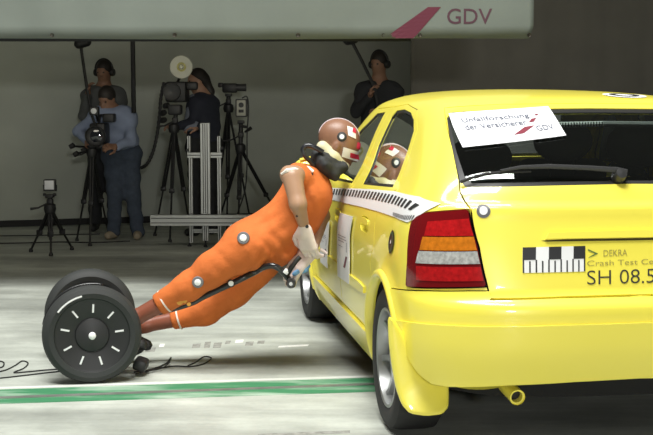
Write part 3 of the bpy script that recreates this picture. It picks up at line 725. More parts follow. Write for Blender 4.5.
# sheet on the rear window
q=on_car([(463,148),(566,136),(548,107),(449,114)])
sh=panel('window_paper',q,[],mat('sheet_white',(.80,.80,.82,1),.6),CAR,off=.004,th=.002,sp=.03,mirror='none')
gt=mat('print_grey_blue',(.10,.11,.15,1),.7)
decal_text('print_text','Unfallforschung',(.12,.62,.74,.80),q,.0055,gt,sh,bold=.012); decal_text('print_text','der Versicherer',(.12,.44,.68,.60),q,.0055,gt,sh,bold=.012)
decal('print_logo',[(.50,.18),(.60,.20),(.74,.40),(.64,.38)],[(0,1,2,3)],q,.0055,mat('print_red',srgb(120,30,50),.7),sh)
decal('print_logo',[(.70,.50),(.755,.51),(.80,.62),(.75,.61)],[(0,1,2,3)],q,.0055,MATS['print_red'],sh)
decal('print_logo',[(.80,.70),(.83,.70),(.84,.75),(.81,.75)],[(0,1,2,3)],q,.0055,MATS['print_red'],sh)
decal_text('print_text','GDV',(.74,.22,.92,.38),q,.0055,gt,sh,bold=.012)
# targets
wt_=mat('target_white',(.82,.82,.82,1),.5); tgk=mat('target_grey',(.10,.10,.11,1),.5)
e1=on_car([(483.5,211)])[0]; d_=disc('target_sticker',e1,0,.026,.003,tgk,CAR); disc('target_dot',e1,0,.015,.0045,wt_,d_)
def roof_pv(x,y):
    pv=np.array([-.35,1.55])
    best=None
    Pg,Vg=np.meshgrid(np.linspace(-1.3,0,400),np.linspace(vz(1.36),VMAX,200),indexing='ij'); S_=surf(Pg,Vg); d2=(S_[...,0]-x)**2+(S_[...,1]-y)**2; i=np.unravel_index(np.argmin(d2),d2.shape); return (Pg[i],Vg[i])
e2=roof_pv(.17,-.24); d_=disc('roof_target',e2,0,.095,.003,wt_,CAR); disc('target_ring',e2,.04,.066,.0045,MATS['strip_black'],d_)
# scale bar and lettering on the tailgate
q=on_car([(522.5,273),(585,271.5),(585,246),(522.5,247.5)])
sb=panel('scale_sticker',q,[],wt_,CAR,off=.003,th=.001,sp=.03,mirror='none')
UV=[];F=[]
def rect(u0,w0,u1,w1): n=len(UV); UV.extend([(u0,w0),(u1,w0),(u1,w1),(u0,w1)]); F.append((n,n+1,n+2,n+3))
for k in (0,2,4): rect(k/5,.5,(k+1)/5 if k<4 else 1.0,1)
for k in range(11):
    rect(k/10*.975,0,k/10*.975+.024,.5 if k%2==0 else .45)
rect(0,.5,.02,1)
decal('scale_blocks',UV,F,q,.0042,bk,sb)
txt=mat('lettering_grey',(.34,.29,.06,1),.5); txk=mat('lettering_black',(.03,.03,.025,1),.5)
q=on_car([(587,286),(653,284),(653,246),(587,248)])
L=decal_text('registration_text','SH 08.51',(.0,.03,1.14,.40),q,.003,txk,CAR,bold=-.008); tag(L,kind='stuff')
decal_text('lettering','Crash Test Center',(.0,.52,1.30,.66),q,.003,txt,CAR)
decal_text('lettering','DEKRA',(.24,.76,.60,.93),q,.003,txt,CAR)
decal('logo_triangle',[(.01,.72),(.16,.84),(.01,.97),(.01,.93),(.115,.84),(.035,.765)],[(0,1,2,3,4,5)],q,.003,mat('dekra_green',(.10,.17,.04,1),.5),CAR)
# handle above the plate: recess shade painted as a dark strip, with a lip
q=pv_rear([(.352,.852),(.352,.843)])
panel('painted_handle_shade',[(0,vz(.8435)),(q[1][0],vz(.8445)),(q[0][0]+.012,vz(.8485)),(q[0][0]*.8,vz(.852)),(0,vz(.852))],[],mat('handle_shade_dark',(.05,.035,.004,1),.8),CAR,off=.002,th=.001,sp=.03)
panel('handle_lip',[(0,vz(.853)),(q[0][0],vz(.853)),(q[0][0]-.01,vz(.876)),(0,vz(.880))],[],paint,CAR,off=.012,th=.012,sp=.03)
# wiper
def on_glass(px,py,off):
    p,v=on_car([(px,py)])[0]; return tuple(surf(p,v)+normal(np.array(p),np.array(v))*off)
wp=MB(); wp.tube([on_glass(*q,.02) for q in ((461,185.5),(470,182),(485,178),(500,176),(515,175.5),(530,175))],.006,8); wo=wp.build('wiper_blade',black,CAR,org=Z0)
gm_=mat('wiper_grey',(.030,.030,.030,1),.4,coat=.2)
wp=MB(); wp.tube([on_glass(*q,o) for q,o in (((500,176.5),.03),((520,174),.035),((548,173.2),.035),((585,174.5),.035),((615,176.5),.035),((624,178),.03))],[.006,.008,.010,.010,.012,.014],8); wa=wp.build('wiper_arm',gm_,CAR,org=Z0)
wp=MB(); p=on_glass(618,177.5,.0); wp.lathe([(0,.045),(.02,.043),(.026,.03),(.028,0)],p,(-1,0,.5),16); wp.build('wiper_pivot',gm_,wa,org=Z0)
# high brake light inside the window top
wp=MB(); 
c0=np.array(on_glass(556,118.5,-.03)); c1=np.array(on_glass(604,117.5,-.03)); c2=np.array(on_glass(650,118,-.03))
wp.tube([c0,(c0+c1)/2,c1],.011,8); bl=wp.build('high_brake_light',mat('brake_strip',(.5,.52,.5,1),.3),CAR,org=Z0)
for k in range(17):
    p=c0+(c1-c0)*(k+.5)/17; b=MB(); b.box(p+np.array([-.012,0,0]),(.004,.004,.018)); b.build('lens_rib',black,bl,org=Z0,smooth=False)
wp=MB(); wp.tube([c1,c2,(c2[0],-c2[1]*0-.55,c2[2]-.005)],.012,8); wp.build('window_rail',mat('rail_grey',(.16,.165,.16,1),.4),CAR,org=Z0)
# exhaust
ex=np.array([(.0),(.0),(.0)]); 
e=under_pt(517,397,-.60); e=(e[0],e[1],e[2])
ym=mat('yellow_overspray',(.42,.36,.02,1),.55,var=.25,scale=15)
b=MB(); b.lathe([(.022,.0),(.029,.0),(.030,.006),(.030,-.16),(.024,-.17),(.022,0)],e,(-1,-.05,-.12),24); xo=b.build('exhaust_pipe',paint,CAR,org=Z0)
b=MB(); b.lathe([(0,-.03),(.0225,-.03)],e,(-1,-.05,-.12),20); b.build('pipe_bore',black,xo,org=Z0)
V,F=surface([el((-.44,e[1]+.10,.318),(.10,.16,.055))],h=.02); mesh('silencer',V,F,ym,CAR,org=Z0)
b=MB(); b.box((-.50,e[1],.34),(.10,.14,.012),bev=.004); b.build('exhaust_hanger',black,CAR,org=Z0)
# underbody and cabin
Pq=[(p,vz(.22)) for p in np.linspace(0,PMAX,60)]; S_=surf(np.array([q[0] for q in Pq]),np.array([q[1] for q in Pq]))
pl=[(x*.97+.03,y*.86,0) for x,y,z in S_]; pl=pl+[(x,-y,0) for x,y,_ in reversed(pl)]; n=len(pl)
V=[(x,y,.24) for x,y,_ in pl]+[(x,y,.34) for x,y,_ in pl]; F=[tuple(range(n)),tuple(reversed(range(n,2*n)))]+[(i,(i+1)%n,n+(i+1)%n,n+i) for i in range(n)]
mesh('underbody',V,F,mat('underbody_black',(.006,.006,.006,1),.9),CAR,org=Z0,smooth=False)
ax=MB(); ax.tube([(0,.66,.26),(0,-.66,.26)],.05,10); ax.build('rear_axle',MATS['underbody_black'],CAR,org=Z0)
panel('cabin_lining',[(0,vz(.36)),(L1+L2+.3,vz(.36)),(L1+L2+.3,vz(.93)),(1.4,vz(.955)),(.7,vz(1.0)),(0,vz(1.0))],[archr,archf],inner,CAR,off=-.055,th=0,sp=.07)
panel('headliner',[(0,vz(1.362)),(PMAX,vz(1.362)),(PMAX,VMAX),(0,VMAX)],[],mat('headliner_grey',(.10,.10,.09,1),.9),CAR,off=-.03,th=0,sp=.07)
seatm=mat('seat_fabric',(.10,.095,.09,1),.9,bump=.2,bscale=200)
b=MB(); b.box((.34,0,.70),(.14,1.26,.66),Matrix.Rotation(math.radians(-14),3,'Y'),bev=.04); b.build('rear_seat_back',seatm,CAR,org=Z0)
b=MB(); b.box((.68,0,.45),(.62,1.26,.22),bev=.05); b.build('rear_seat_cushion',seatm,CAR,org=Z0)
def headrest(px,py,x,w_,h_,d_=.10):
    c=under_pt(px,py,x); V,F=surface([rc((x,c[1]-w_/2+h_*.42,c[2]),(x,c[1]+w_/2-h_*.42,c[2]),h_*.42,h_*.42),el((x,c[1],c[2]),(d_*.6,w_*.5,h_*.5))],h=.012,k=.04)
    V=np.array(V); V[:,0]=x+(V[:,0]-x)*min(1,d_/(h_*.8)); hr=mesh('headrest',V,F,seatm,CAR,org=Z0)
    for s in (-1,1):
        b=MB(); b.tube([(x,c[1]+s*.055,c[2]-h_*.4),(x,c[1]+s*.055,c[2]-h_*.9)],.006,6); b.build('headrest_post',MATS['black_plastic'],hr,org=Z0)
headrest(480,158,.26,.27,.17); headrest(563,141,.26,.25,.17); headrest(637,145,.26,.27,.20)
for s in (1,-1):
    b=MB(); b.box((1.36,s*.36,.74),(.14,.48,.66),Matrix.Rotation(math.radians(-16),3,'Y'),bev=.05); b.build('front_seat_back',seatm,CAR,org=Z0)
    b=MB(); b.box((1.70,s*.36,.45),(.52,.48,.18),bev=.05); b.build('front_seat_cushion',seatm,CAR,org=Z0)
    V,F=surface([el((1.25,s*.36,1.12),(.05,.13,.085))],h=.02); mesh('headrest',V,F,seatm,CAR,org=Z0)
b=MB(); b.box((2.25,0,.86),(.45,1.30,.20),bev=.06); b.build('dashboard',inner,CAR,org=Z0)
b=MB(); st=[(1.98+.10*math.cos(a)*.5,.36+.185*math.sin(a),.93+.17*math.cos(a)) for a in np.linspace(0,2*math.pi,25)[:-1]]; b.tube(st,.014,8,closed=True); b.tube([(1.98,.36,.93),(2.2,.36,.86)],.03,8); b.build('steering_wheel',inner,CAR,org=Z0)
V,F=surface([rc(under_pt(478,186,-.02),under_pt(530,185,-.02),.035,.03),rc(under_pt(476,183,0.04),under_pt(500,182,.04),.03,.03)],h=.012); mesh('folded_cover',V,F,mat('pale_cover',(.13,.14,.135,1),.8),CAR,org=Z0)
# door mirrors
for s in (1,-1):
    V,F=surface([el((2.02,s*.905,.985),(.06,.085,.055)),rc((2.08,s*.78,.95),(2.06,s*.86,.97),.03,.03)],h=.014,k=.03); mesh('door_mirror',V,F,paint,CAR,org=Z0)
# ------------------------------------------------------------------ two-wheeled scooter
NW=Vector(ground(93,382)); FWh=Vector(ground(91,357)); axv=(FWh-NW); axl=axv.length; axd=axv.normalized()
WR_=.2385; mid=(NW+FWh)/2; fwd=Vector((axd.y,-axd.x,0)); 
SCO=thing('self_balancing_scooter','black two-wheeled self-balancing scooter lying forward under the dummy','scooter',mid[:])
tyre=mat('scooter_tyre',(.028,.030,.029,1),.7,bump=.12,bscale=150); discm=mat('scooter_disc',(.020,.020,.021,1),.5); refl=mat('reflective_strip',(.85,.85,.85,1),.4); steel=mat('bright_steel',(.65,.65,.65,1),.25,.9)
for base,out in ((NW,-1),(FWh,1)):
    c=base+Vector((0,0,WR_)); ax=axd*out
    W=bpy.data.objects.new('wheel',None); COL.objects.link(W); W.parent=SCO; W.location=c-mid
    b=MB(); b.lathe([(.178,-.055),(.205,-.062),(.226,-.050),(.2375,-.02),(.2385,0),(.2375,.02),(.228,.045),(.206,.056),(.182,.050),(.176,.04),(.176,-.05)],c,ax,72,closed=True); b.build('tyre',tyre,W)
    b=MB(); b.lathe([(.0,.030),(.085,.030),(.090,.034),(.168,.040),(.178,.046)],c,ax,64); b.lathe([(.178,-.045),(.09,-.03),(.0,-.03)],c,ax,48); b.build('wheel_disc',discm,W)
    b=MB(); b.lathe([(.0,.047),(.03,.047),(.078,.037),(.083,.030)],c,ax,48); b.build('hub_cover',mat('hub_black',(.014,.014,.015,1),.45),W)
    b=MB(); b.lathe([(.0,.066),(.012,.066),(.017,.062),(.018,.046)],c,ax,24); b.build('hub_cap',refl,W)
    u=Vector((1,0,0)); u=(u-ax*u.dot(ax)).normalized(); v=Vector((0,0,1))
    for k in range(9):
        an=math.radians(90-3+40*k); rd=u*math.cos(an)+v*math.sin(an); tn=-u*math.sin(an)+v*math.cos(an); V=[]
        for r,h in ((.110,.0375),(.152,.0405)):
            for q in (-.0045,.0045): V.append(c+ax*h+rd*r+tn*q); 
            for q in (.0045,-.0045): V.append(c+ax*(h-.006)+rd*r+tn*q)
        b=MB(); b.raw(V,[(0,1,5,4),(1,2,6,5),(3,0,4,7),(0,3,2,1),(4,5,6,7)]); b.build('reflector_bar',refl,W,smooth=False)
    V=[];F=[]
    for k in range(13):
        an=math.radians(103+40*k/12); rd=u*math.cos(an)+v*math.sin(an)
        for r in (.196,.2045): V.append(c+ax*.0605+rd*r)
    for k in range(12): F.append((2*k,2*k+1,2*k+3,2*k+2))
    b=MB(); b.raw(V,F); b.build('reflector_arc',refl,W,smooth=False)
    if out>0: continue
    b=MB(); ci=c-ax*.078
    b.lathe([(.19,-.012),(.236,-.012),(.241,.0),(.236,.012)],ci,ax,28,a0=-.25 if out<0 else -1.4,a1=1.4 if out<0 else .25); o=b.build('fender',mat('fender_black',(.016,.016,.017,1),.35,coat=.3),SCO,angle=60); md=o.modifiers.new('t','SOLIDIFY'); md.thickness=.004
c=mid+Vector((0,0,.215)); rt=Matrix((fwd,axd,Vector((0,0,1)))).transposed() @ Matrix.Rotation(math.radians(28),3,'Y')
b=MB(); b.box(c,(.36,axl-.18,.085),rt,bev=.025); b.build('platform',discm,SCO)
b=MB(); b.box(c+rt@Vector((0,0,.048)),(.32,axl-.24,.014),rt,bev=.005); b.build('foot_mat',rubber,SCO)
b=MB(); b.tube([NW+Vector((0,0,WR_)),FWh+Vector((0,0,WR_))],.035,14); b.build('axle',discm,SCO)
pz=[ground(141,371)]; px_=Vector(at(141,364,5.98))
b=MB(); b.box((px_.x,px_.y,.055),(.07,.11,.06),Matrix.Rotation(.3,3,'Y'),bev=.018); b.box((px_.x-.06,px_.y+.06,.10),(.14,.05,.05),Matrix.Rotation(-.5,3,'Y'),bev=.015); b.build('support_bracket',black,SCO)
YB=6.12
cp=[at(*q) for q in ((120,322,YB),(160,312,6.09),(190,303.5,6.05),(205,296,6.02),(240,279.5,6.0),(255,272,6.02),(263,267.5,5.97),(272,265.6,5.95),(279,268.5,5.95),(284,273.5,5.96),(290,280.5,5.98))]
cp[0]=(mid+Vector((.08,0,.24)))[:]
b=MB(); b.tube(spline(cp,6),.0155,12); col_=b.build('steering_column',mat('column_black',(.02,.021,.023,1),.3,.3,coat=.5),SCO)
def disk_target(name,c,r,n,m,parent,th=.003):
    b=MB(); b.lathe([(0,th),(r*.9,th),(r,th*.5),(r,-th)],c,n,24); return b.build(name,m,parent)
d_=disk_target('column_target',Vector(at(231,283.5,5.978)),.020,(0,-1,0),mat('grip_black',(.012,.012,.012,1),.6),SCO); disk_target('target_dot',Vector(at(231,283.5,5.975)),.0135,(0,-1,0),refl,d_)
b=MB(); b.box(at(286.3,271.5,5.935),(.026,.012,.026),Matrix.Rotation(.6,3,'Y'),bev=.003); b.build('column_marker',refl,SCO)
hb=Vector(at(291.5,280.5,5.99)); 
b=MB(); b.tube([hb+Vector((0,-.06,.0)),hb,hb+Vector((0,.1,0)),hb+Vector((0,.30,.01))],.015,12); b.build('handlebar',MATS['column_black'],SCO)
b=MB(); b.lathe([(0,.03),(.018,.03),(.024,.02),(.025,-.02),(.02,-.03),(0,-.03)],hb+Vector((-.0,-.08,.0)),(0,1,0),20); kn=b.build('bar_end',MATS['column_black'],SCO); disk_target('bar_end_cap',hb+Vector((0,-.112,.0)),.010,(0,-1,0),steel,kn)
b=MB(); b.tube([at(287,275,5.95),at(291,268,5.93),at(296,261,5.93),at(300,257,5.94)],.012,10); b.build('control_lever',black,SCO)
# ------------------------------------------------------------------ the dummy
YM=6.13; YN=6.02; YF=6.25; S=1/197.   # metres per pixel at the dummy
DUM=thing('crash_test_dummy','brown crash test dummy in an orange suit leaning off the scooter against the car','crash dummy',(mid.x,mid.y,.26))
orange=mat('orange_suit',(.60,.145,.026,1),.85,var=.12,scale=9,bump=.7,bscale=18)
skin=mat('dummy_vinyl',(.235,.115,.068,1),.42,var=.06,scale=8); shin=mat('dummy_shin',(.23,.07,.038,1),.4)
fade=mat('dummy_arm_vinyl',(.40,.235,.145,1),.42,var=.08,scale=10)
A=lambda x,y,Y: np.array(at(x,y,Y))
def e2(x,y,Y,rx,ry,rz,ang=0):
    """ellipsoid at a picture point, turned in the picture plane"""
    c,s=math.cos(ang),math.sin(ang); return el(A(x,y,Y),(rx,ry,rz),[(c,0,s),(0,1,0),(-s,0,c)])
suit=[e2(309,192,YM,.118,.175,.125,.55),(e2(298,212,YM,.115,.165,.135,.75),.08),(e2(284,229,YM,.115,.16,.13,.8),.08),(e2(262,240,YM,.13,.165,.125,.75),.08),(e2(243,243,YM-.01,.115,.17,.105,.75),.06),
 (e2(302,175,YM,.085,.20,.055,-.2),.05),
 (rc(A(248,246,YN),A(212,269,YN),.112,.083),.05),(rc(A(212,269,YN),A(187,287.5,YN),.083,.066),.04),(rc(A(187,287.5,YN),A(160,304,YN),.069,.057),.04),(rc(A(190,281,YN),A(186,286,YN),.055,.055),.03),
 (rc(A(262,258,YF),A(234,291,YF),.112,.082),.05),(rc(A(234,291,YF),A(206,311,YF),.082,.069),.04),(rc(A(206,311,YF),A(174,319.5,YF),.069,.055),.04),
 (e2(284,255,YM,.085,.14,.05,.5),.05),
 (rc(A(297,175,YM-.15),A(293,181,YM-.19),.058,.05),.04),(rc(A(301,176,YM+.16),A(304,184,YM+.20),.062,.058),.04)]
rs=np.random.RandomState(3)
wd_=[(rs.uniform(20,60),rs.normal(size=3),rs.uniform(0,6.28)) for _ in range(7)]
fold_c=A(285,236,YM)
creases=[(A(276,252,YN-.1),np.array([.5,.1,.86]),44,.10,-.012),(A(255,262,YN-.05),np.array([.85,.1,-.5]),50,.09,-.009),(A(225,262,YN-.05),np.array([.6,0,.8]),40,.09,-.006),(A(186,290,YN-.04),np.array([.8,0,-.5]),60,.06,-.006),(A(305,198,YM-.15),np.array([.7,.2,.6]),48,.08,-.011),(A(270,222,YM-.12),np.array([-.6,.1,.8]),42,.09,-.008),(A(215,308,YF-.04),np.array([.7,0,.6]),45,.09,-.007)]
def wrinkle(P):
    d=0
    for f,n,ph in wd_:
        n=n/np.linalg.norm(n); d=d+np.sin(P@n*f+ph)
    r=np.sqrt(((P-fold_c)**2).sum(-1)); q=P-fold_c
    ax=q@np.array([.75,0,-.66])
    big=.009*np.sin(ax*75+2*np.sin(q[:,1]*9))*np.exp(-(r/.16)**2)
    # creases where the suit bunches at hip, seat and knee
    for c,dr,f,wd,am in creases:
        q=P-c; r2=(q**2).sum(-1)/wd**2; big=big+am*np.abs(np.sin(q@dr*f+1.3*np.sin(q[:,1]*14+q[:,0]*9)))*np.exp(-r2)
    return d*.0013+big
cuts=[(A(160,304,YN),A(150,310,YN)),(A(174,319.5,YF),A(160,323,YF))]
def leg_cut(P):
    out=np.full(P.shape[:-1],-9.)
    for a,b_ in cuts:
        n=(b_-a)/np.linalg.norm(b_-a); q=P-a; near=np.sqrt((q**2).sum(-1))<.11; out=np.where(near,np.maximum(out,q@n-.012),out)
    return out
V,F=surface(suit,h=.0095,k=.04,disp=wrinkle,cut=leg_cut)
su=mesh('suit',V,F,orange,DUM,angle=75)
# cuff stripes
wstr=mat('cuff_stripe',(.78,.70,.62,1),.7)
for a,b_,r in ((A(187,287.5,YN),A(160,304,YN),.0605),(A(206,311,YF),A(174,319.5,YF),.059)):
    d=(b_-a)/np.linalg.norm(b_-a); c=b_-d*.028; bb=MB(); bb.lathe([(r*.9,-.004),(r*1.02,-.004),(r*1.02,.004),(r*.9,.004)],c,d,36,closed=True); bb.build('cuff_stripe',wstr,su)
# patch print near the knee, on the outer side of the near leg
pm=mat('suit_print',(.72,.34,.06,1),.8); 
for (x,y,r) in ((181,300,.016),(186,299,.012),(190,302.5,.010),(176,298,.009)):
    b=MB(); cc=Vector(A(x,y,YN)); b.lathe([(0,.0),(r,-.002),(r*1.05,-.008)],cc+Vector((0,-.058,0)),(0,-1,0),14); b.build('suit_print',pm,su)
# legs below the cuffs, shoes
V,F=join(surface([rc(A(168,300,YN),A(135,318,YN),.046,.040),(rc(A(135,318,YN),A(112,331,YN),.040,.034),.02)],h=.01),surface([rc(A(180,318,YF),A(145,325,YF),.044,.040),(rc(A(145,325,YF),A(118,333,YF),.040,.034),.02)],h=.01))
shinm=mesh('shin',V,F,shin,DUM)
shinm.data=shinm.data; 
V,F=surface([rc(A(168,300,YN),A(135,318,YN),.046,.040),(rc(A(135,318,YN),A(112,331,YN),.040,.034),.02)],h=.01); bpy.data.objects.remove(shinm); mesh('shin',V,F,shin,DUM)
V,F=surface([rc(A(180,318,YF),A(145,325,YF),.044,.040),(rc(A(145,325,YF),A(118,333,YF),.040,.034),.02)],h=.01); mesh('shin',V,F,shin,DUM)
for Yf,x,y in ((YN,110,330),(YF,116,331)):
    a=A(x,y,Yf); V,F=surface([rc(a+[-.05,0,.0],a+[.08,0,-.045],.042,.036),(rc(a+[.06,0,-.04],a+[.16,0,-.075],.040,.030),.03)],h=.012); mesh('shoe',V,F,mat('black_shoe',(.015,.015,.015,1),.5),DUM)
# arms and hands
def hand_prims(wr,d,nrm,curl=.6,sc=1.0,side=1,spread=.08,thumb=.5):
    """palm and five fingers; d = direction to fingertips, nrm = palm side, side = thumb side"""
    d=np.array(d,float); d/=np.linalg.norm(d); nrm=np.array(nrm,float); nrm-=d*(nrm@d); nrm/=np.linalg.norm(nrm); sd=np.cross(d,nrm)*side; wr=np.array(wr,float)
    pr=[]; r=.0095*sc
    for j,u in enumerate((-.028,-.010,.010,.028)):
        base=wr+d*.085*sc+sd*u*sc*1.05; pr.append((rc(wr+d*.012*sc+sd*u*.62*sc,base,.0145*sc,.012*sc),.016*sc))
    fl=(.062,.074,.080,.070)
    for j,u in enumerate((-.030,-.0105,.0105,.030)):
        p=wr+d*.085*sc+sd*u*sc; dd=d+sd*u*spread*40*.1; dd/=np.linalg.norm(dd)
        an=0
        for q,(ln,ra,rb) in enumerate(((.46,1.0,.92),(.30,.92,.85),(.24,.85,.72))):
            an+=curl*(.55,.75,.6)[q]*(1+.06*(j-1.5)); t=dd*math.cos(an)+nrm*math.sin(an); e=p+t*fl[j]*sc*ln*1.1; pr.append((rc(p,e,r*ra,r*rb),.004*sc)); p=e
    p=wr+d*.025*sc+sd*.030*sc; t=d*.55+sd*.75+nrm*thumb*.6; t/=np.linalg.norm(t); e=p+t*.040*sc; pr.append((rc(p,e,.0145*sc,.0115*sc),.012*sc)); t2=d*.85+sd*.15+nrm*thumb; t2/=np.linalg.norm(t2); e2_=e+t2*.030*sc; pr.append((rc(e,e2_,.0112*sc,.0098*sc),.004)); e3=e2_+(t2+nrm*.3)/np.linalg.norm(t2+nrm*.3)*.024*sc; pr.append((rc(e2_,e3,.0098*sc,.008*sc),.004))
    return pr
pale=mat('dummy_hand_vinyl',(.78,.66,.60,1),.5,var=.06,scale=20)
YA=YM-.235
wrN=A(304,227,YA+.03)
V,F=surface([rc(A(292.5,177.5,YA),A(298,204,YA-.05),.051,.041),(rc(A(298,204,YA-.05),A(304,226,YA+.03),.040,.026),.02),(rc(A(289,174.5,YA+.03),A(296,175,YA+.03),.046,.046),.02)],h=.009); arm=mesh('arm',V,F,fade,DUM)
hn=hand_prims(wrN,A(309,252,YA+.05)-wrN,(.5,.75,-.05),curl=.75,sc=1.28,side=-1,thumb=.4)
V,F=surface([(p,k) for p,k in hn]+[(rc(A(303,222,YA+.02),wrN+[.004,.0,-.03],.024,.027),.015)],h=.0055); mesh('hand',V,F,pale,DUM)
disk_target('wrist_bolt',Vector(A(307,226.5,YA-.0)),.0085,(0,-1,0),black,arm); disk_target('elbow_mark',Vector(A(297,216,YA-.05)),.006,(0,-1,0),mat('dark_mark',(.06,.03,.02,1),.6),arm)
sw=mat('sleeve_white',(.80,.76,.70,1),.7)
b=MB(); b.tube([A(281.5,174,YA-.01),A(287,170.5,YA-.03),A(295,169.5,YA-.02),A(303,171.5,YA+.02)],[.006,.011,.011,.006],8); b.build('sleeve_edge',sw,su)
b=MB(); b.tube([A(301,168,YM-.14),A(308,168.5,YM-.13),A(313,172,YM-.13)],[.010,.013,.010],8); b.build('shoulder_band',sw,su)
for x,y in ((302.5,173.5),(311,174.5)): disk_target('shoulder_bolt',Vector(A(x,y,YM-.205 if x<305 else YM-.145)),.011,(-.2,-1,.2),black,su,.006)
YL=YM+.16
V,F=surface([rc(A(304,184,YM+.2),A(322,216,YL),.050,.040),(rc(A(322,216,YL),A(313,248,YM-.08),.040,.027),.02)],h=.01); mesh('arm',V,F,fade,DUM)
wrF=A(312.5,250,YM-.10)
hn=hand_prims(wrF,A(294,269,YM-.13)-wrF,(-.1,.35,-.8),curl=.5,sc=1.35,side=-1,thumb=.6); V,F=surface(hn+[(rc(A(313,247,YM-.09),wrF,.026,.030),.015)],h=.0055); hf=mesh('hand',V,F,pale,DUM)
V,F=surface([rc(A(294,274,YM-.16),A(306,270,YM-.15),.011,.013),(rc(A(296,272,YM-.16),A(309,266,YM-.14),.009,.010),.012)],h=.006); mesh('blue_tape',V,F,mat('blue_tape',(.16,.36,.62,1),.6,var=.25,scale=60),hf)
# wooden-looking chalk mark pin by the hand
b=MB(); b.tube([A(320,249,YM-.05),A(327,253.5,YM-.05)],.008,8); b.build('finger_pin',pale,DUM)
# head
YH=6.2; hc=A(338,144.5,YH)
ha=math.radians(-24)   # head pitched forward (face towards +x, down)
fx=np.array([math.cos(ha),0,math.sin(ha)]); uz=np.array([-math.sin(ha),0,math.cos(ha)])
HS=1.09; HP=lambda f,u,s=0: hc+(fx*f+uz*u+np.array([0,-1,0])*s)*HS
M3=[fx,(0,1,0),uz]
head=[el(HP(-.008,.030),(0.1068,0.0839,0.0981),M3),(el(HP(.030,-.030),(0.0676,0.0698,0.0927),M3),.05),(el(HP(.040,-.082),(0.0436,0.0491,0.0349),M3),.04),(rc(HP(.088,.0),HP(.106,-.032),.010,.014),.014),(rc(HP(.080,.022,.03),HP(.080,.022,-.03),.014,.014),.02),(rc(HP(.082,-.062,.02),HP(.082,-.062,-.02),.010,.010),.015),
 (el(HP(-.005,-.012,.074),(0.0218,0.0131,0.0327),M3),.006),(el(HP(-.005,-.012,-.074),(0.0218,0.0131,0.0327),M3),.006)]
V,F=surface(head,h=.0065,k=.03); hd=mesh('head',V,F,skin,DUM)
for s in (1,-1):
    for nm,c,r,m in (('eye',HP(.083,.003,s*.030),.010,mat('eye_dark',(.03,.02,.02,1),.3)),):
        b=MB(); b.lathe([(0,r),(r*.7,r*.7),(r,0)],c,fx,14); b.build(nm,m,hd)
c=Vector(HP(.0,.042,.0755)); nrm=(0,-1,.12)
d_=disk_target('head_target',c,.0245,nrm,mat('target_black',(.02,.02,.02,1),.6),hd); d2=disk_target('target_ring',c+Vector((0,-.0015,0)),.018,nrm,mat('target_midgrey',(.06,.06,.06,1),.6),d_); disk_target('target_dot',c+Vector((0,-.004,.0)),.0125,nrm,refl,d_)
wtape=mat('head_tape_white',(.80,.76,.76,1),.7); redm=mat('paint_red',(.55,.02,.06,1),.6)
b=MB(); top=[HP(-.0975*math.cos(t)-.008,.030+.0895*math.sin(t)) for t in np.linspace(-.2,2.6,18)]; V=[];F=[]
for p in top:
    for s in (-.016,.016): V.append(p+np.array([0,s,0])+(p-hc)/np.linalg.norm(p-hc)*.003)
for i in range(len(top)-1): F.append((2*i,2*i+2,2*i+3,2*i+1))
o=mesh('scalp_strip',V,F,mat('strip_pinkwhite',(.78,.66,.70,1),.6),hd); md=o.modifiers.new('t','SOLIDIFY'); md.thickness=.004
def wrap(name,pts,m,parent,r=.0,off=.003):
    """small sheet pressed onto the near side of the head"""
    bm=bmesh.new(); 
    dg=bpy.context.evaluated_depsgraph_get()
    from mathutils.bvhtree import BVHTree
    tree=BVHTree.FromPolygons([tuple(v.co) for v in hd.data.vertices],[tuple(p.vertices) for p in hd.data.polygons]); org=parent_org(hd)
    a,b_,c_,d=[np.array(p,float) for p in pts]; V=[];F=[];n=10
    for i in range(n+1):
        for j in range(n+1):
            u,w_=i/n,j/n; q=a*(1-u)*(1-w_)+b_*u*(1-w_)+c_*u*w_+d*(1-u)*w_
            o_=Vector((0,0,CAMH)); dr=Vector(ray(*q)).normalized(); h=tree.ray_cast(o_-Vector(org),dr)
            if h[0] is None:
                nr=tree.find_nearest(Vector(at(q[0],q[1],YH))-Vector(org)); P=nr[0]+nr[1]*off
            else: P=h[0]+h[1]*off
            V.append(tuple(np.array(P)+org))
    for i in range(n):
        for j in range(n): k=i*(n+1)+j; F.append((k,k+n+1,k+n+2,k+1))
    return mesh(name,V,F,m,parent)
t1=wrap('brow_tape',[(348,135.5),(355.5,139),(355.5,129),(347,126)],wtape,hd)
wrap('brow_paint',[(352,132),(355.5,134),(355,129),(352.5,128)],redm,t1,off=.005)
t2=wrap('jaw_tape',[(341.5,156.5),(361,162.5),(363,153),(343.5,147)],wtape,hd)
wrap('jaw_paint',[(349.5,157),(361.5,161),(361.5,155.5),(350,152.5)],redm,t2,off=.005)
wrap('nose_paint',[(356,148),(362,151),(362,144),(357,142)],redm,hd,off=.004)
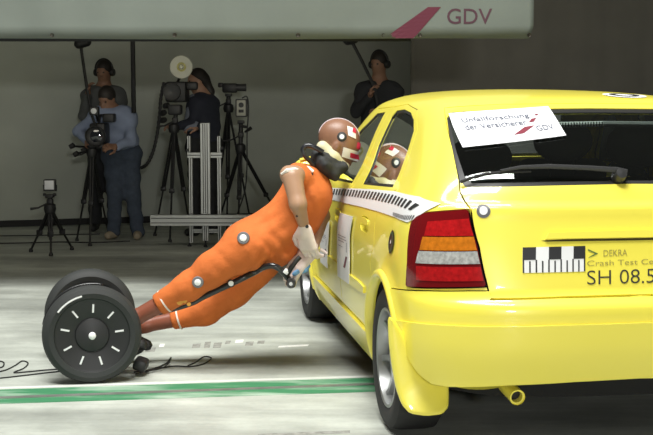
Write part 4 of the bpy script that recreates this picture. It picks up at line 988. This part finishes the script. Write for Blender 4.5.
# neck rubber, neck shield, hose
V,F=surface([rc(A(322.5,147,YM+.0),A(332,157,YM-.0),.032,.036),(rc(A(332,157,YM-.0),A(344,166.5,YM+.03),.036,.028),.02)],h=.009); mesh('neck_rubber',V,F,mat('neck_cream',(.62,.58,.38,1),.55),DUM)
V,F=surface([rc(A(320,156,YM-.02),A(334.5,171,YM-.03),.040,.046),(e2(323.5,164,YM-.01,.06,.095,.058,-.8),.03),(rc(A(335,172,YM),A(344,166,YM),.04,.025),.02),(rc(A(313,168,YM),A(318,160,YM),.03,.035),.03)],h=.01,disp=lambda P:.006*np.sin(P@np.array([60.,20,45]))+.004*np.abs(np.sin(P@np.array([-30.,50,60])))); mesh('neck_shield',V,F,mat('shield_black',(.022,.024,.025,1),.75,bump=.3,bscale=60),DUM)
b=MB(); b.tube(spline([A(*q) for q in ((323,152,YM-.07),(314,147,YM-.08),(307,145.5,YM-.08),(303,149,YM-.08),(304.5,155,YM-.08),(309,160,YM-.07),(314,165,YM-.06))],6),.0125,10); b.build('hose',mat('hose_black',(.015,.016,.02,1),.3,coat=.4),DUM)
b=MB(); b.tube([A(300,160.5,YM+.02),A(309,158.5,YM+.02),A(318,158,YM+.02)],.011,8); b.build('collar_trim',mat('collar_yellow',(.62,.52,.05,1),.6),su)
# round targets on the suit
for x,y,Y0,r in ((243.5,238,YN-.20,.031),(198,282,YN-.20,.029)):
    from mathutils.bvhtree import BVHTree
    tree=BVHTree.FromPolygons([tuple(v.co) for v in su.data.vertices],[tuple(p.vertices) for p in su.data.polygons]); org=Vector(parent_org(su))
    h=tree.ray_cast(Vector((0,0,CAMH))-org,Vector(ray(x,y)).normalized()); c=h[0]+org; n=(h[1]*.4+Vector((0,-1,.05))).normalized()
    d_=disk_target('suit_target',c+n*.004,r,n,mat('target_rim_grey',(.16,.16,.17,1),.6),su,.008); disk_target('target_dot',c+n*.013,r*.56,n,refl,d_,.002)
# ------------------------------------------------------------------ cables on the floor
cab=mat('cable_black',(.012,.012,.012,1),.5)
def cable(name,pts,label,r=.0035,group=None,z=.004):
    b=MB(); b.tube(spline([(ground(x,y,z)) for x,y in pts],8),r,6); return tag(b.build(name,cab),label,'cable',group)
cable('cable',[(134,372),(150,369.5),(165,364),(171,357.5),(168,362),(158,368),(175,366),(190,366.5),(203,364),(211,359),(209,356.8),(203,357),(196,362),(188,365.5)],'thin black cable looping out right of the scooter wheel',group='cables on the floor')
cable('cable',[(136,374),(148,371),(162,368),(170,362),(160,367),(146,372)],'short black cable bunched against the scooter bracket',group='cables on the floor',z=.013)
cable('cable',[(-20,374),(2,371),(14,366),(22,361),(28,363),(24,368),(14,372.5),(30,371.5),(45,370),(60,369)],'thin black cable with a small loop left of the scooter wheel',group='cables on the floor')
cable('cable',[(-20,380),(10,377),(40,373.5),(62,371)],'straight black cable running left from the scooter wheel',group='cables on the floor')
cable('cable',[(-20,367),(0,367.5),(4,364),(2,361.5),(-6,361)],'black cable end curling at the left floor edge',group='cables on the floor')
# ------------------------------------------------------------------ equipment behind
gear=mat('gear_black',(.014,.014,.015,1),.5); gear2=mat('gear_grey',(.05,.05,.052,1),.5); trim_=mat('tripod_black',(.016,.016,.017,1),.45,.2)
VV=lambda p: Vector(tuple(p))
def tripod(name,label,apex,feet,colbot,head_top,group='camera tripods'):
    apex=VV(apex); head_top=VV(head_top); base=Vector((apex.x,apex.y,0)); T=thing(name,label,'tripod',base[:],group=group)
    for f in feet:
        f=VV(f); f.z=.0; d=(f-apex); k=apex+d*.55; sd=d.cross(Vector((0,0,1))).normalized()*.012
        b=MB(); b.tube([apex+d*.02+sd,k+sd],.011,8); b.tube([apex+d*.02-sd,k-sd],.011,8); b.tube([k-d*.08,f+Vector((0,0,.02))],.010,8); b.box(k,(.05,.04,.045),bev=.006)
        L=b.build('leg',trim_,T); b=MB(); b.lathe([(0,0),(.018,0),(.02,.012),(.012,.035)],f,(0,0,1),12); b.build('foot',gear,L)
    b=MB(); b.tube([VV(colbot),apex+Vector((0,0,.04))],.014,10); b.build('centre_column',trim_,T)
    b=MB(); b.lathe([(0,-.05),(.045,-.045),(.055,-.01),(.05,.03),(.03,.045)],apex,(0,0,1),16); b.build('collar',gear,T)
    b=MB(); b.tube([apex,head_top],.022,10); b.box(head_top,(.07,.09,.03),bev=.006); b.box((apex+head_top)/2,(.055,.06,.06),bev=.012); b.build('pan_head',gear,T)
    h=(apex+head_top)/2; b=MB(); b.tube([h,h+Vector((-.10,-.02,-.05)),h+Vector((-.17,-.03,-.06))],[.008,.008,.013],8); b.build('pan_handle',gear,T)
    return T
gp=lambda x,y: ground(x,y)
# work light on a small tripod
Yl=ground(50,254)[1]
tripod('tripod','small black tripod at the far left carrying a square light',A(50,208,Yl),[gp(31,252),gp(51,256),gp(72,250)],A(50.5,240,Yl),A(50,196,Yl))
c=A(50,184.8,Yl); L=thing('work_light','small square white-faced light on the leftmost tripod','light',tuple(c-[0,0,.07]))
b=MB(); b.box(c,(.105,.06,.10),bev=.008); b.build('housing',gear2,L); b=MB(); b.box(c+[0,-.033,0],(.082,.01,.08),bev=.003); b.build('diffuser',mat('light_face',(.70,.71,.74,1),.5),L)
b=MB(); b.tube([c+[-.058,0,.0],c+[-.058,0,-.05],c+[.058,0,-.05],c+[.058,0,0]],.006,6); b.build('yoke',gear,L)
for s in (-1,1):
    b=MB(); b.lathe([(0,.012),(.012,.012),(.012,-.012)],c+[s*.045,-.02,-.085],(s,0,0),10); b.build('knob',gear,L)
# broadcast camera of the blue-shirted man
Yc=11.55
tripod('tripod','heavy black tripod under the camera of the man in blue shirt',A(92,152,Yc),[gp(77,241),gp(90,246),gp(109,238)],A(92,175,Yc),A(93,146,Yc))
def camera_a():
    c=A(97,136,Yc); T=thing('video_camera','large black broadcast camera aimed at us, held by the man in blue shirt','camera',tuple(c+[0,0,-.13]),group='video cameras')
    b=MB(); b.box(c+[-.01,.26,.02],(.15,.40,.20),bev=.02); b.build('body',gear,T)
    b=MB(); b.lathe([(.05,.14),(.07,.10),(.075,.0),(.092,-.03),(.098,-.09),(.092,-.10),(.085,-.06),(.06,-.04),(.0,-.035)],c,(0,1,0),32); l=b.build('lens',gear2,T)
    b=MB(); b.lathe([(0,-.052),(.03,-.048),(.058,-.041)],c,(0,1,0),28); b.build('front_glass',mat('lens_glass',(.02,.022,.03,1),.06,coat=1),l)
    b=MB(); b.tube([c+[-.0,.12,.13],c+[0,.14,.19],c+[0,.36,.19],c+[0,.42,.13]],.016,8); b.build('handle',gear,T)
    b=MB(); b.box(c+[.10,.12,.17],(.11,.16,.08),bev=.015); b.tube([c+[.05,.16,.15],c+[.1,.16,.17]],.015,8); b.build('viewfinder',gear,T)
    q=A(94.5,111,Yc-.02); b=MB(); b.box(q,(.085,.08,.085),bev=.012); b.tube([q,c+[-.01,.12,.14]],.010,6); hl=b.build('lamp_head',gear,T)
    b=MB(); b.lathe([(0,.05),(.02,.048),(.028,.04)],q,(0,-1,0),18); b.build('lamp_glass',mat('lamp_glass',(.75,.76,.78,1),.2),hl)
    b=MB(); b.tube([c+[-.02,.05,.09],c+[-.05,.02,.20],c+[-.055,-.02,.22]],.014,8); b.build('microphone',gear,T)
    b=MB(); b.box(c+[-.0,.25,-.10],(.13,.36,.04),bev=.01); b.build('mount_plate',gear2,T)
    for x,y in ((72,146),(76,154),(84,150)):
        q=A(x,y,Yc-.03); b=MB(); b.lathe([(0,-.03),(.022,-.025),(.026,.02),(.01,.03)],q,(.8,0,.4),12); b.tube([q,c+[-.05,.2,-.12]],.010,6); b.build('grip',gear,T)
    return T
camera_a()
# camera of the woman with the round lamp
Yw=11.75
tripod('tripod','black tripod carrying the camera with the round lamp',A(174,128,Yw),[gp(155,236),gp(170,242),gp(191,237)],A(174,150,Yw),A(176,113,Yw))
c=A(177,92,Yw); T=thing('video_camera','black shoulder camera topped by a round pale lamp, used by the woman','camera',tuple(c+[0,0,-.15]),group='video cameras')
b=MB(); b.box(c+[-.01,.12,0],(.20,.34,.20),bev=.025); b.build('body',gear,T)
b=MB(); b.lathe([(.05,.1),(.066,.06),(.07,-.05),(.085,-.09),(.08,-.12),(.05,-.10),(0,-.09)],c+[-.03,-.06,.0],(0,1,0),28); b.build('lens',gear2,T)
b=MB(); b.box(c+[.12,.10,.06],(.14,.09,.08),bev=.02); b.build('viewfinder',gear,T)
b=MB(); b.box(c+[-.02,.0,-.17],(.13,.16,.10),bev=.02); b.build('battery_mount',gear,T)
for dx,dz in ((-.13,-.20),(-.10,-.13),(-.13,-.27)):
    b=MB(); b.lathe([(0,-.03),(.024,-.03),(.03,0),(.024,.03),(0,.03)],c+[dx,-.04,dz],(.6,-.6,.2),12); b.build('control_knob',gear,T)
q=A(181.5,67,Yw-.10); b=MB(); b.lathe([(.0,.03),(.06,.028),(.098,.008),(.110,-.02),(.105,-.028),(.06,-.008),(.03,0),(.0,.0)],q,(0,1,0),36); rf=b.build('lamp_dish',mat('dish_white',(.66,.66,.58,1),.45),T)
b=MB(); b.lathe([(.026,-.012),(.036,-.02),(.044,-.012),(.040,.0)],q,(0,1,0),28); b.build('lamp_ring',mat('ring_yellow',(.62,.58,.25,1),.4),rf)
b=MB(); b.lathe([(0,-.035),(.014,-.03),(.02,-.01),(.02,0.01)],q,(0,1,0),20); b.build('bulb',mat('bulb',(.8,.8,.7,1),.2),rf); b=MB(); b.tube([q+[0,.03,0],q+[0,.05,-.06],c+[-.0,.06,.10]],.014,8); b.build('lamp_arm',gear,rf)
b=MB(); pts=spline([A(*p) for p in ((164,82,Yw),(161,97,Yw),(159.5,115,Yw),(157,135,Yw),(153,152,Yw),(147,164,Yw),(141,168,Yw+.05))],8)
b.tube(pts,[.014+.004*(i%2) for i in range(len(pts))],8); tag(b.build('coiled_cable',gear),'black coiled cable hanging left of the camera with the round lamp','cable')
# camcorder
Yk=12.75
tripod('tripod','thin black tripod under the small camcorder',A(228.5,108,Yk),[gp(212,229),gp(227,234),gp(252,230)],A(226.5,149,Yk),A(228.5,95,Yk))
c=A(229,88,Yk); T=thing('camcorder','small black camcorder on the thin tripod right of the woman','camera',tuple(c+[0,0,-.06]),group='video cameras')
b=MB(); b.box(c+[.01,0,0],(.16,.09,.10),bev=.02); b.build('body',gear,T); b=MB(); b.lathe([(0,-.01),(.03,-.01),(.04,-.03),(.036,.08)],c+[.15,-.01,.005],(-1,0,0),20); b.build('lens',gear2,T); b=MB(); b.box(c+[-.085,0,.03],(.06,.05,.05),bev=.012); b.build('viewfinder',gear,T)
# measuring camera
Yd=12.2
tripod('tripod','wide-legged black tripod under the pale boxed sensor',A(240.5,148,Yd),[gp(216,232),gp(238,238),gp(286,231)],A(241,178,Yd),A(241,122,Yd))
c=A(241.5,108,Yd); T=thing('sensor_box','pale boxy measuring camera with dark screen on the wide tripod','camera',tuple(c+[0,0,-.09]),group='video cameras')
b=MB(); b.box(c,(.115,.10,.18),bev=.010); b.build('housing',gear2,T); b=MB(); b.box(c+[0,-.052,0],(.092,.012,.155),bev=.006); f=b.build('face',mat('sensor_face',(.42,.42,.36,1),.5),T)
b=MB(); b.lathe([(0,.01),(.022,.01),(.026,0)],c+[0,-.058,.03],(0,-1,0),18); b.build('screen',gear,f); b=MB(); b.box(c+[-.0,-.060,-.03],(.05,.006,.03),bev=.002); b.build('label_plate',gear,f)
b=MB(); b.tube([A(245,132,Yd-.03),A(251,128,Yd-.06)],[.010,.02],8); b.tube([A(241,126,Yd-.02),A(247,127,Yd-.03)],.014,8); b.build('mount',gear,T)
b=MB(); b.tube(spline([A(*p) for p in ((242,98,Yd-.03),(247,97,Yd-.03),(248.5,110,Yd-.03),(247,135,Yd-.03),(247,165,Yd-.02),(245,190,Yd),(238,212,Yd),(234,222,Yd))],6),.007,6); tag(b.build('sensor_cable',gear),'thin black cable dropping from the pale boxed sensor','cable')
# aluminium profile frame
alu=mat('aluminium',(.52,.53,.51,1),.38,.65); slot=mat('slot_dark',(.09,.09,.09,1),.6,.3)
Ya=11.3; m2=Ya/FPX
FR=thing('profile_frame','aluminium profile frame with a long horizontal beam before the camerawoman','frame',tuple(np.array(A(205,242,Ya))*[1,1,0]))
def profile(x0,y0,x1,y1,Y,d,grooves,vertical=True):
    a=A(x0,y0,Y); b_=A(x1,y1,Y); cx,cz=(a[0]+b_[0])/2,(a[2]+b_[2])/2; w_,h_=abs(b_[0]-a[0]),abs(b_[2]-a[2])
    q=MB(); q.box((cx,Y+d/2,cz),(w_,d,h_),bev=.003,seg=1); o=q.build('profile',alu,FR)
    for g_ in grooves:
        q=MB()
        if vertical: q.box((a[0]+(b_[0]-a[0])*g_,Y-.0005,cz),(.008,.006,h_*.985))
        else: q.box((cx,Y-.0005,a[2]+(b_[2]-a[2])*g_),(w_*.99,.006,.008))
        q.build('slot',slot,o,smooth=False)
profile(200,123,210.5,214,Ya-.05,.05,(.28,.5,.72)); profile(202.5,226,208.5,241,Ya-.03,.05,(.35,.65))
profile(188.5,156,193.2,243,Ya+.02,.045,(.5,)); profile(217,156,221.5,243,Ya+.02,.045,(.5,))
profile(187,136,190.5,154,Ya+.02,.045,(.5,)); profile(217,136,220.5,154,Ya+.02,.045,(.5,))
profile(187,152.5,222,158,Ya+.01,.05,(.5,),False); profile(190,229,218,233,Ya+.03,.04,(.5,),False); profile(150,215,330,226,Ya-.11,.06,(.3,.72),False)
for x in (189.5,219):
    p=A(x,243.5,Ya+.04); q=MB(); q.lathe([(0,0),(.02,0),(.02,.012),(.008,.02),(.008,max(.03,p[2]+.05))],(p[0],p[1],0),(0,0,1),12); q.build('levelling_foot',gear,FR)
p=A(205.5,241,Ya); q=MB(); q.lathe([(0,0),(.02,0),(.02,.012),(.008,.02),(.008,max(.03,p[2]+.03))],(p[0],p[1],0),(0,0,1),12); q.build('levelling_foot',gear,FR)
for x,y in ((187.5,150),(222,148)):
    q=MB(); q.lathe([(0,-.02),(.014,-.02),(.014,.02),(0,.02)],A(x,y,Ya-.02),(0,1,0),10); q.build('clamp_lever',gear,FR)
# ------------------------------------------------------------------ crew
def person(name,label,Y,head,face,neck,sh,elb,wr,hip,kn,an,toe,c,hdir,hair_long=False,phones=False):
    """all joints as picture points with a depth offset; body is one continuous surface, clothes lie over it"""
    J=lambda p: A(p[0],p[1],Y+(p[2] if len(p)>2 else 0))
    H=J(head); N=J(neck); sh=[J(p) for p in sh]; elb=[J(p) for p in elb]; wr=[J(p) for p in wr]; hip=[J(p) for p in hip]; kn=[J(p) for p in kn]; an=[J(p) for p in an]; toe=[J(p) for p in toe]
    for l in (an,toe):
        for p in l: p[2]=max(p[2],.05)
    fz=np.array(face,float); fz/=np.linalg.norm(fz); up=np.array([0,0,1.])-fz*fz[2]; up/=np.linalg.norm(up); sd=np.cross(up,fz); M=[fz,sd,up]
    hp=lambda f,s,u: H+fz*f+sd*s+up*u
    T=thing(name,label,'person',(float((an[0][0]+an[1][0])/2),float((an[0][1]+an[1][1])/2),0))
    body=[el(hp(-.008,0,.022),(.092,.074,.094),M),(el(hp(.022,0,-.045),(.062,.056,.075),M),.04),(rc(hp(.082,0,.01),hp(.100,0,-.022),.009,.014),.012),(rc(hp(.072,-.03,.028),hp(.072,.03,.028),.014,.014),.015),(rc(hp(.072,-.018,-.058),hp(.072,.018,-.058),.008,.008),.012),
      (el(hp(-.005,.074,-.008),(.018,.010,.03),M),.006),(el(hp(-.005,-.074,-.008),(.018,.010,.03),M),.006),(rc(H-up*.06-fz*.01,N,.052,.056),.03)]
    mid_s=(sh[0]+sh[1])/2; mh=(hip[0]+hip[1])/2
    tors=[(rc(sh[0],sh[1],.070,.070),.06),(rc(mid_s*.5+sh[0]*.5,hip[0]*.7+mh*.3,.106,.085),.07),(rc(mid_s*.5+sh[1]*.5,hip[1]*.7+mh*.3,.106,.085),.07),(rc(N,mid_s,.06,.09),.06)]
    arms=[];slv=[];legs=[];trs=[]
    for i in (0,1):
        arms+=[(rc(sh[i],elb[i],.054,.042),.03),(rc(elb[i],wr[i],.040,.027),.02)]; slv+=[(rc(sh[i],elb[i],.070,.056),.04),(rc(elb[i],wr[i]*.93+elb[i]*.07,.055,.042),.03)]
        legs+=[(rc(hip[i],kn[i],.085,.058),.05),(rc(kn[i],an[i],.056,.040),.03)]; trs+=[(rc(hip[i],kn[i],.105,.076),.05),(rc(kn[i],an[i]+[0,0,.02],.075,.066),.03)]
    V,F=surface(body+tors+arms+legs,h=.016,k=.03)
    parts=[(V,F)]
    for i in (0,1):
        d=hdir[i]; parts.append(surface(hand_prims(wr[i],d[0],d[1],curl=.9,sc=1.0,side=(1 if i else -1))+[(rc(elb[i]*.15+wr[i]*.85,wr[i]+np.array(d[0])*.03,.027,.026),.015)],h=.0075))
    V,F=join(*parts); bd=mesh('body',V,F,c['skin'],T,angle=180)
    for s in (-1,1):
        b=MB(); b.lathe([(0,.011),(.008,.008),(.011,0)],hp(.076,s*.03,.006),fz,10); b.build('eye',mat('eye_dark',(.03,.02,.02,1),.3),T)
    k=rs.uniform(0,6,6)
    fold=lambda P: .004*np.sin(P@np.array([22.,9,48])+k[0])+.003*np.sin(P@np.array([-35.,20,30])+k[1])
    V,F=surface([(p,kk) for p,kk in [(rc(sh[0],sh[1],.082,.082),.06),(rc(mid_s*.5+sh[0]*.5,hip[0]*.7+mh*.3+[0,0,.11],.122,.120),.07),(rc(mid_s*.5+sh[1]*.5,hip[1]*.7+mh*.3+[0,0,.11],.122,.120),.07)]]+slv,h=.016,k=.04,disp=fold); mesh(c.get('topname','shirt'),V,F,c['top'],T,angle=180)
    V,F=surface([(rc(hip[0]+[0,0,.04],hip[1]+[0,0,.04],.118,.118),.05)]+trs,h=.016,k=.05,disp=fold); mesh('trousers',V,F,c['trousers'],T,angle=180)
    for i in (0,1):
        a=an[i].copy(); a[2]=.055; t=toe[i].copy(); t[2]=.042; V,F=surface([rc(a,t,.046,.038),(rc(a-(t-a)*.25,a,.036,.042),.02)],h=.012,cut=lambda P:.004-P[...,2]); mesh('shoe',V,F,c['shoe'],T)
    hr=[el(hp(-.016,0,.034),(.098,.083,.098),M)]
    if hair_long: hr+=[(rc(hp(-.08,.0,.0),hp(-.12,.0,-.12),.055,.04),.04),(rc(hp(-.12,0,-.12),hp(-.10,0,-.24),.04,.02),.03)]
    V,F=surface(hr,h=.012,k=.03,cut=lambda P:np.minimum(((P-hp(.035,0,.02))@fz)*.8-((P-hp(.035,0,.05))@up)*.9,((P-hp(0.0,0,-.03))@(-up)) + (0 if not hair_long else -9)) if not hair_long else np.minimum(((P-hp(.035,0,.02))@fz)*.8-((P-hp(.035,0,.05))@up)*.9,(P-hp(-.035,0,0))@fz))
    mesh('hair',V,F,c['hair'],T,angle=180)
    if phones:
        b=MB(); b.tube([hp(-.01,.1*math.cos(t),.02+.115*math.sin(t)) for t in np.linspace(0,math.pi,15)],.010,8); hb_=b.build('headphones',gear,T)
        for s in (-1,1):
            b=MB(); b.lathe([(0,.03),(.035,.028),(.042,.01),(.038,-.01),(0,-.012)],hp(-.01,s*.082,-.005),sd*s,18); b.build('ear_cup',gear,hb_)
    return T
sk=mat('skin_light',(.38,.22,.15,1),.55); sk2=mat('skin_tan',(.26,.14,.09,1),.55); hd_=mat('hair_dark',(.018,.014,.012,1),.6); sole=mat('shoe_beige',(.30,.25,.18,1),.7); sole_b=mat('shoe_black',(.02,.02,.02,1),.6)
shirt_b=mat('shirt_blue',(.25,.30,.43,1),.85,var=.08,scale=14); jeans=mat('jeans',(.055,.072,.105,1),.9,var=.2,scale=25); dark=mat('dark_cloth',(.022,.023,.026,1),.9); navy=mat('navy_jacket',(.022,.025,.04,1),.85); greyc=mat('grey_cloth',(.09,.095,.095,1),.9)
person('person','man in light blue shirt and jeans bending over the large camera',11.95,(107,99),(-.35,-.85,-.45),(112,111,.05),[(97,117,.0),(129,118,.05)],[(79,131,-.12),(131,141,-.12)],[(87,142,-.28),(116,147,-.30)],[(113,156,.05),(130,156,.05)],[(115,195,-.02),(133,197,.02)],[(114,233),(138,237)],[(108,239,-.08),(137,243,-.12)],
   dict(skin=sk2,top=shirt_b,trousers=jeans,shoe=sole,hair=hd_),[((.5,-.8,.05),(.6,.3,-.6)),((-.6,-.75,.1),(-.5,.3,-.6))])
person('person','man with headphones and boom pole standing behind the blue-shirted cameraman',12.7,(104,72),(-.25,-.95,-.15),(104,86,.03),[(89,97),(119,97)],[(84,116,-.08),(124,122,.0)],[(88,95,-.18),(120,138,-.12)],[(97,144),(112,144)],[(96,186),(113,186)],[(95,224),(115,224)],[(93,228,-.12),(116,228,-.12)],
   dict(skin=sk2,top=greyc,trousers=dark,shoe=sole_b,hair=hd_),[((.1,-.1,1),(.9,-.2,0)),((-.4,-.8,-.3),(-.7,.3,-.4))],phones=True)
person('person','dark-haired woman in navy jacket looking into the camera with the round lamp',12.25,(197,81),(-.95,-.25,-.12),(203,95,.02),[(196,105,-.10),(210,105,.10)],[(193,124,-.18),(214,127,.02)],[(178,126,-.30),(198,128,-.2)],[(197,148,-.06),(211,148,.06)],[(196,188,-.04),(211,188,.06)],[(196,228,-.04),(212,228,.06)],[(188,232,-.06),(205,232,.05)],
   dict(skin=sk,top=navy,topname='jacket',trousers=dark,shoe=sole_b,hair=hd_),[((-1,-.3,.1),(.1,.2,-1)),((-1,-.4,.1),(.1,.3,-1))],hair_long=True)
person('person','man with headphones and raised boom pole in dark jacket behind the car roof',12.1,(379,64),(-.55,-.8,-.1),(379,79,.02),[(363,92),(395,92)],[(356,112,-.1),(399,118,-.05)],[(370,97,-.28),(382,116,-.28)],[(371,142),(388,142)],[(371,186),(389,186)],[(370,228),(390,228)],[(368,232,-.1),(390,232,-.1)],
   dict(skin=sk2,top=dark,topname='jacket',trousers=dark,shoe=sole_b,hair=hd_),[((.2,-.3,.9),(.8,-.3,0)),((-.6,-.6,.4),(-.4,.5,-.5))],phones=True)
for o in [o for o in bpy.data.objects if o.name.startswith('person') and 'woman' in o.get('label','')]:
    V,F=surface([rc(A(193,99,12.14),A(191,121,12.12),.05,.07)],h=.014); mesh('shirt',V,F,mat('grey_blue_shirt',(.20,.22,.27,1),.85),o)
    V,F=surface([rc(A(194,125.5,12.06),A(186,126.5,12.02),.058,.05)],h=.012); mesh('sleeve_cuff',V,F,MATS['grey_blue_shirt'],o)
def boom(label,pts,Y,mic):
    T=thing('boom_pole',label,'boom pole',tuple(A(*pts[0],Y)),group='boom poles')
    b=MB(); b.tube([A(*p,Y) for p in pts],[.016]*len(pts),8); b.build('pole',gear,T); V,F=surface([rc(A(*mic[0],Y),A(*mic[1],Y),.05,.045)],h=.012,disp=lambda P:.006*np.sin(P@np.array([150.,0,120]))*np.sin(P@np.array([0,170.,90]))); mesh('wind_muff',V,F,gear,T)
boom('black boom pole rising left of the headphoned man beside the blue shirt',[(94,124),(88,95),(83,62),(80.5,44)],12.45,((79,44),(87,42)))
boom('black boom pole slanting up left from the man behind the car roof',[(379,110),(374,86),(362,61),(351,40)],11.78,((348,40),(354,39)))
b=MB(); b.tube(spline([ground(*p,.006) for p in ((-20,243.5),(20,243),(60,242),(95,242.5),(130,241))],6),.006,6); tag(b.build('cable',cab),'black cable lying along the floor behind the leftmost tripod','cable','cables on the floor')
b=MB(); b.tube(spline([ground(*p,.006) for p in ((-20,236),(30,235.5),(70,234.5),(100,234))],6),.006,6); tag(b.build('cable',cab),'black cable along the floor nearest the wall at far left','cable','cables on the floor')
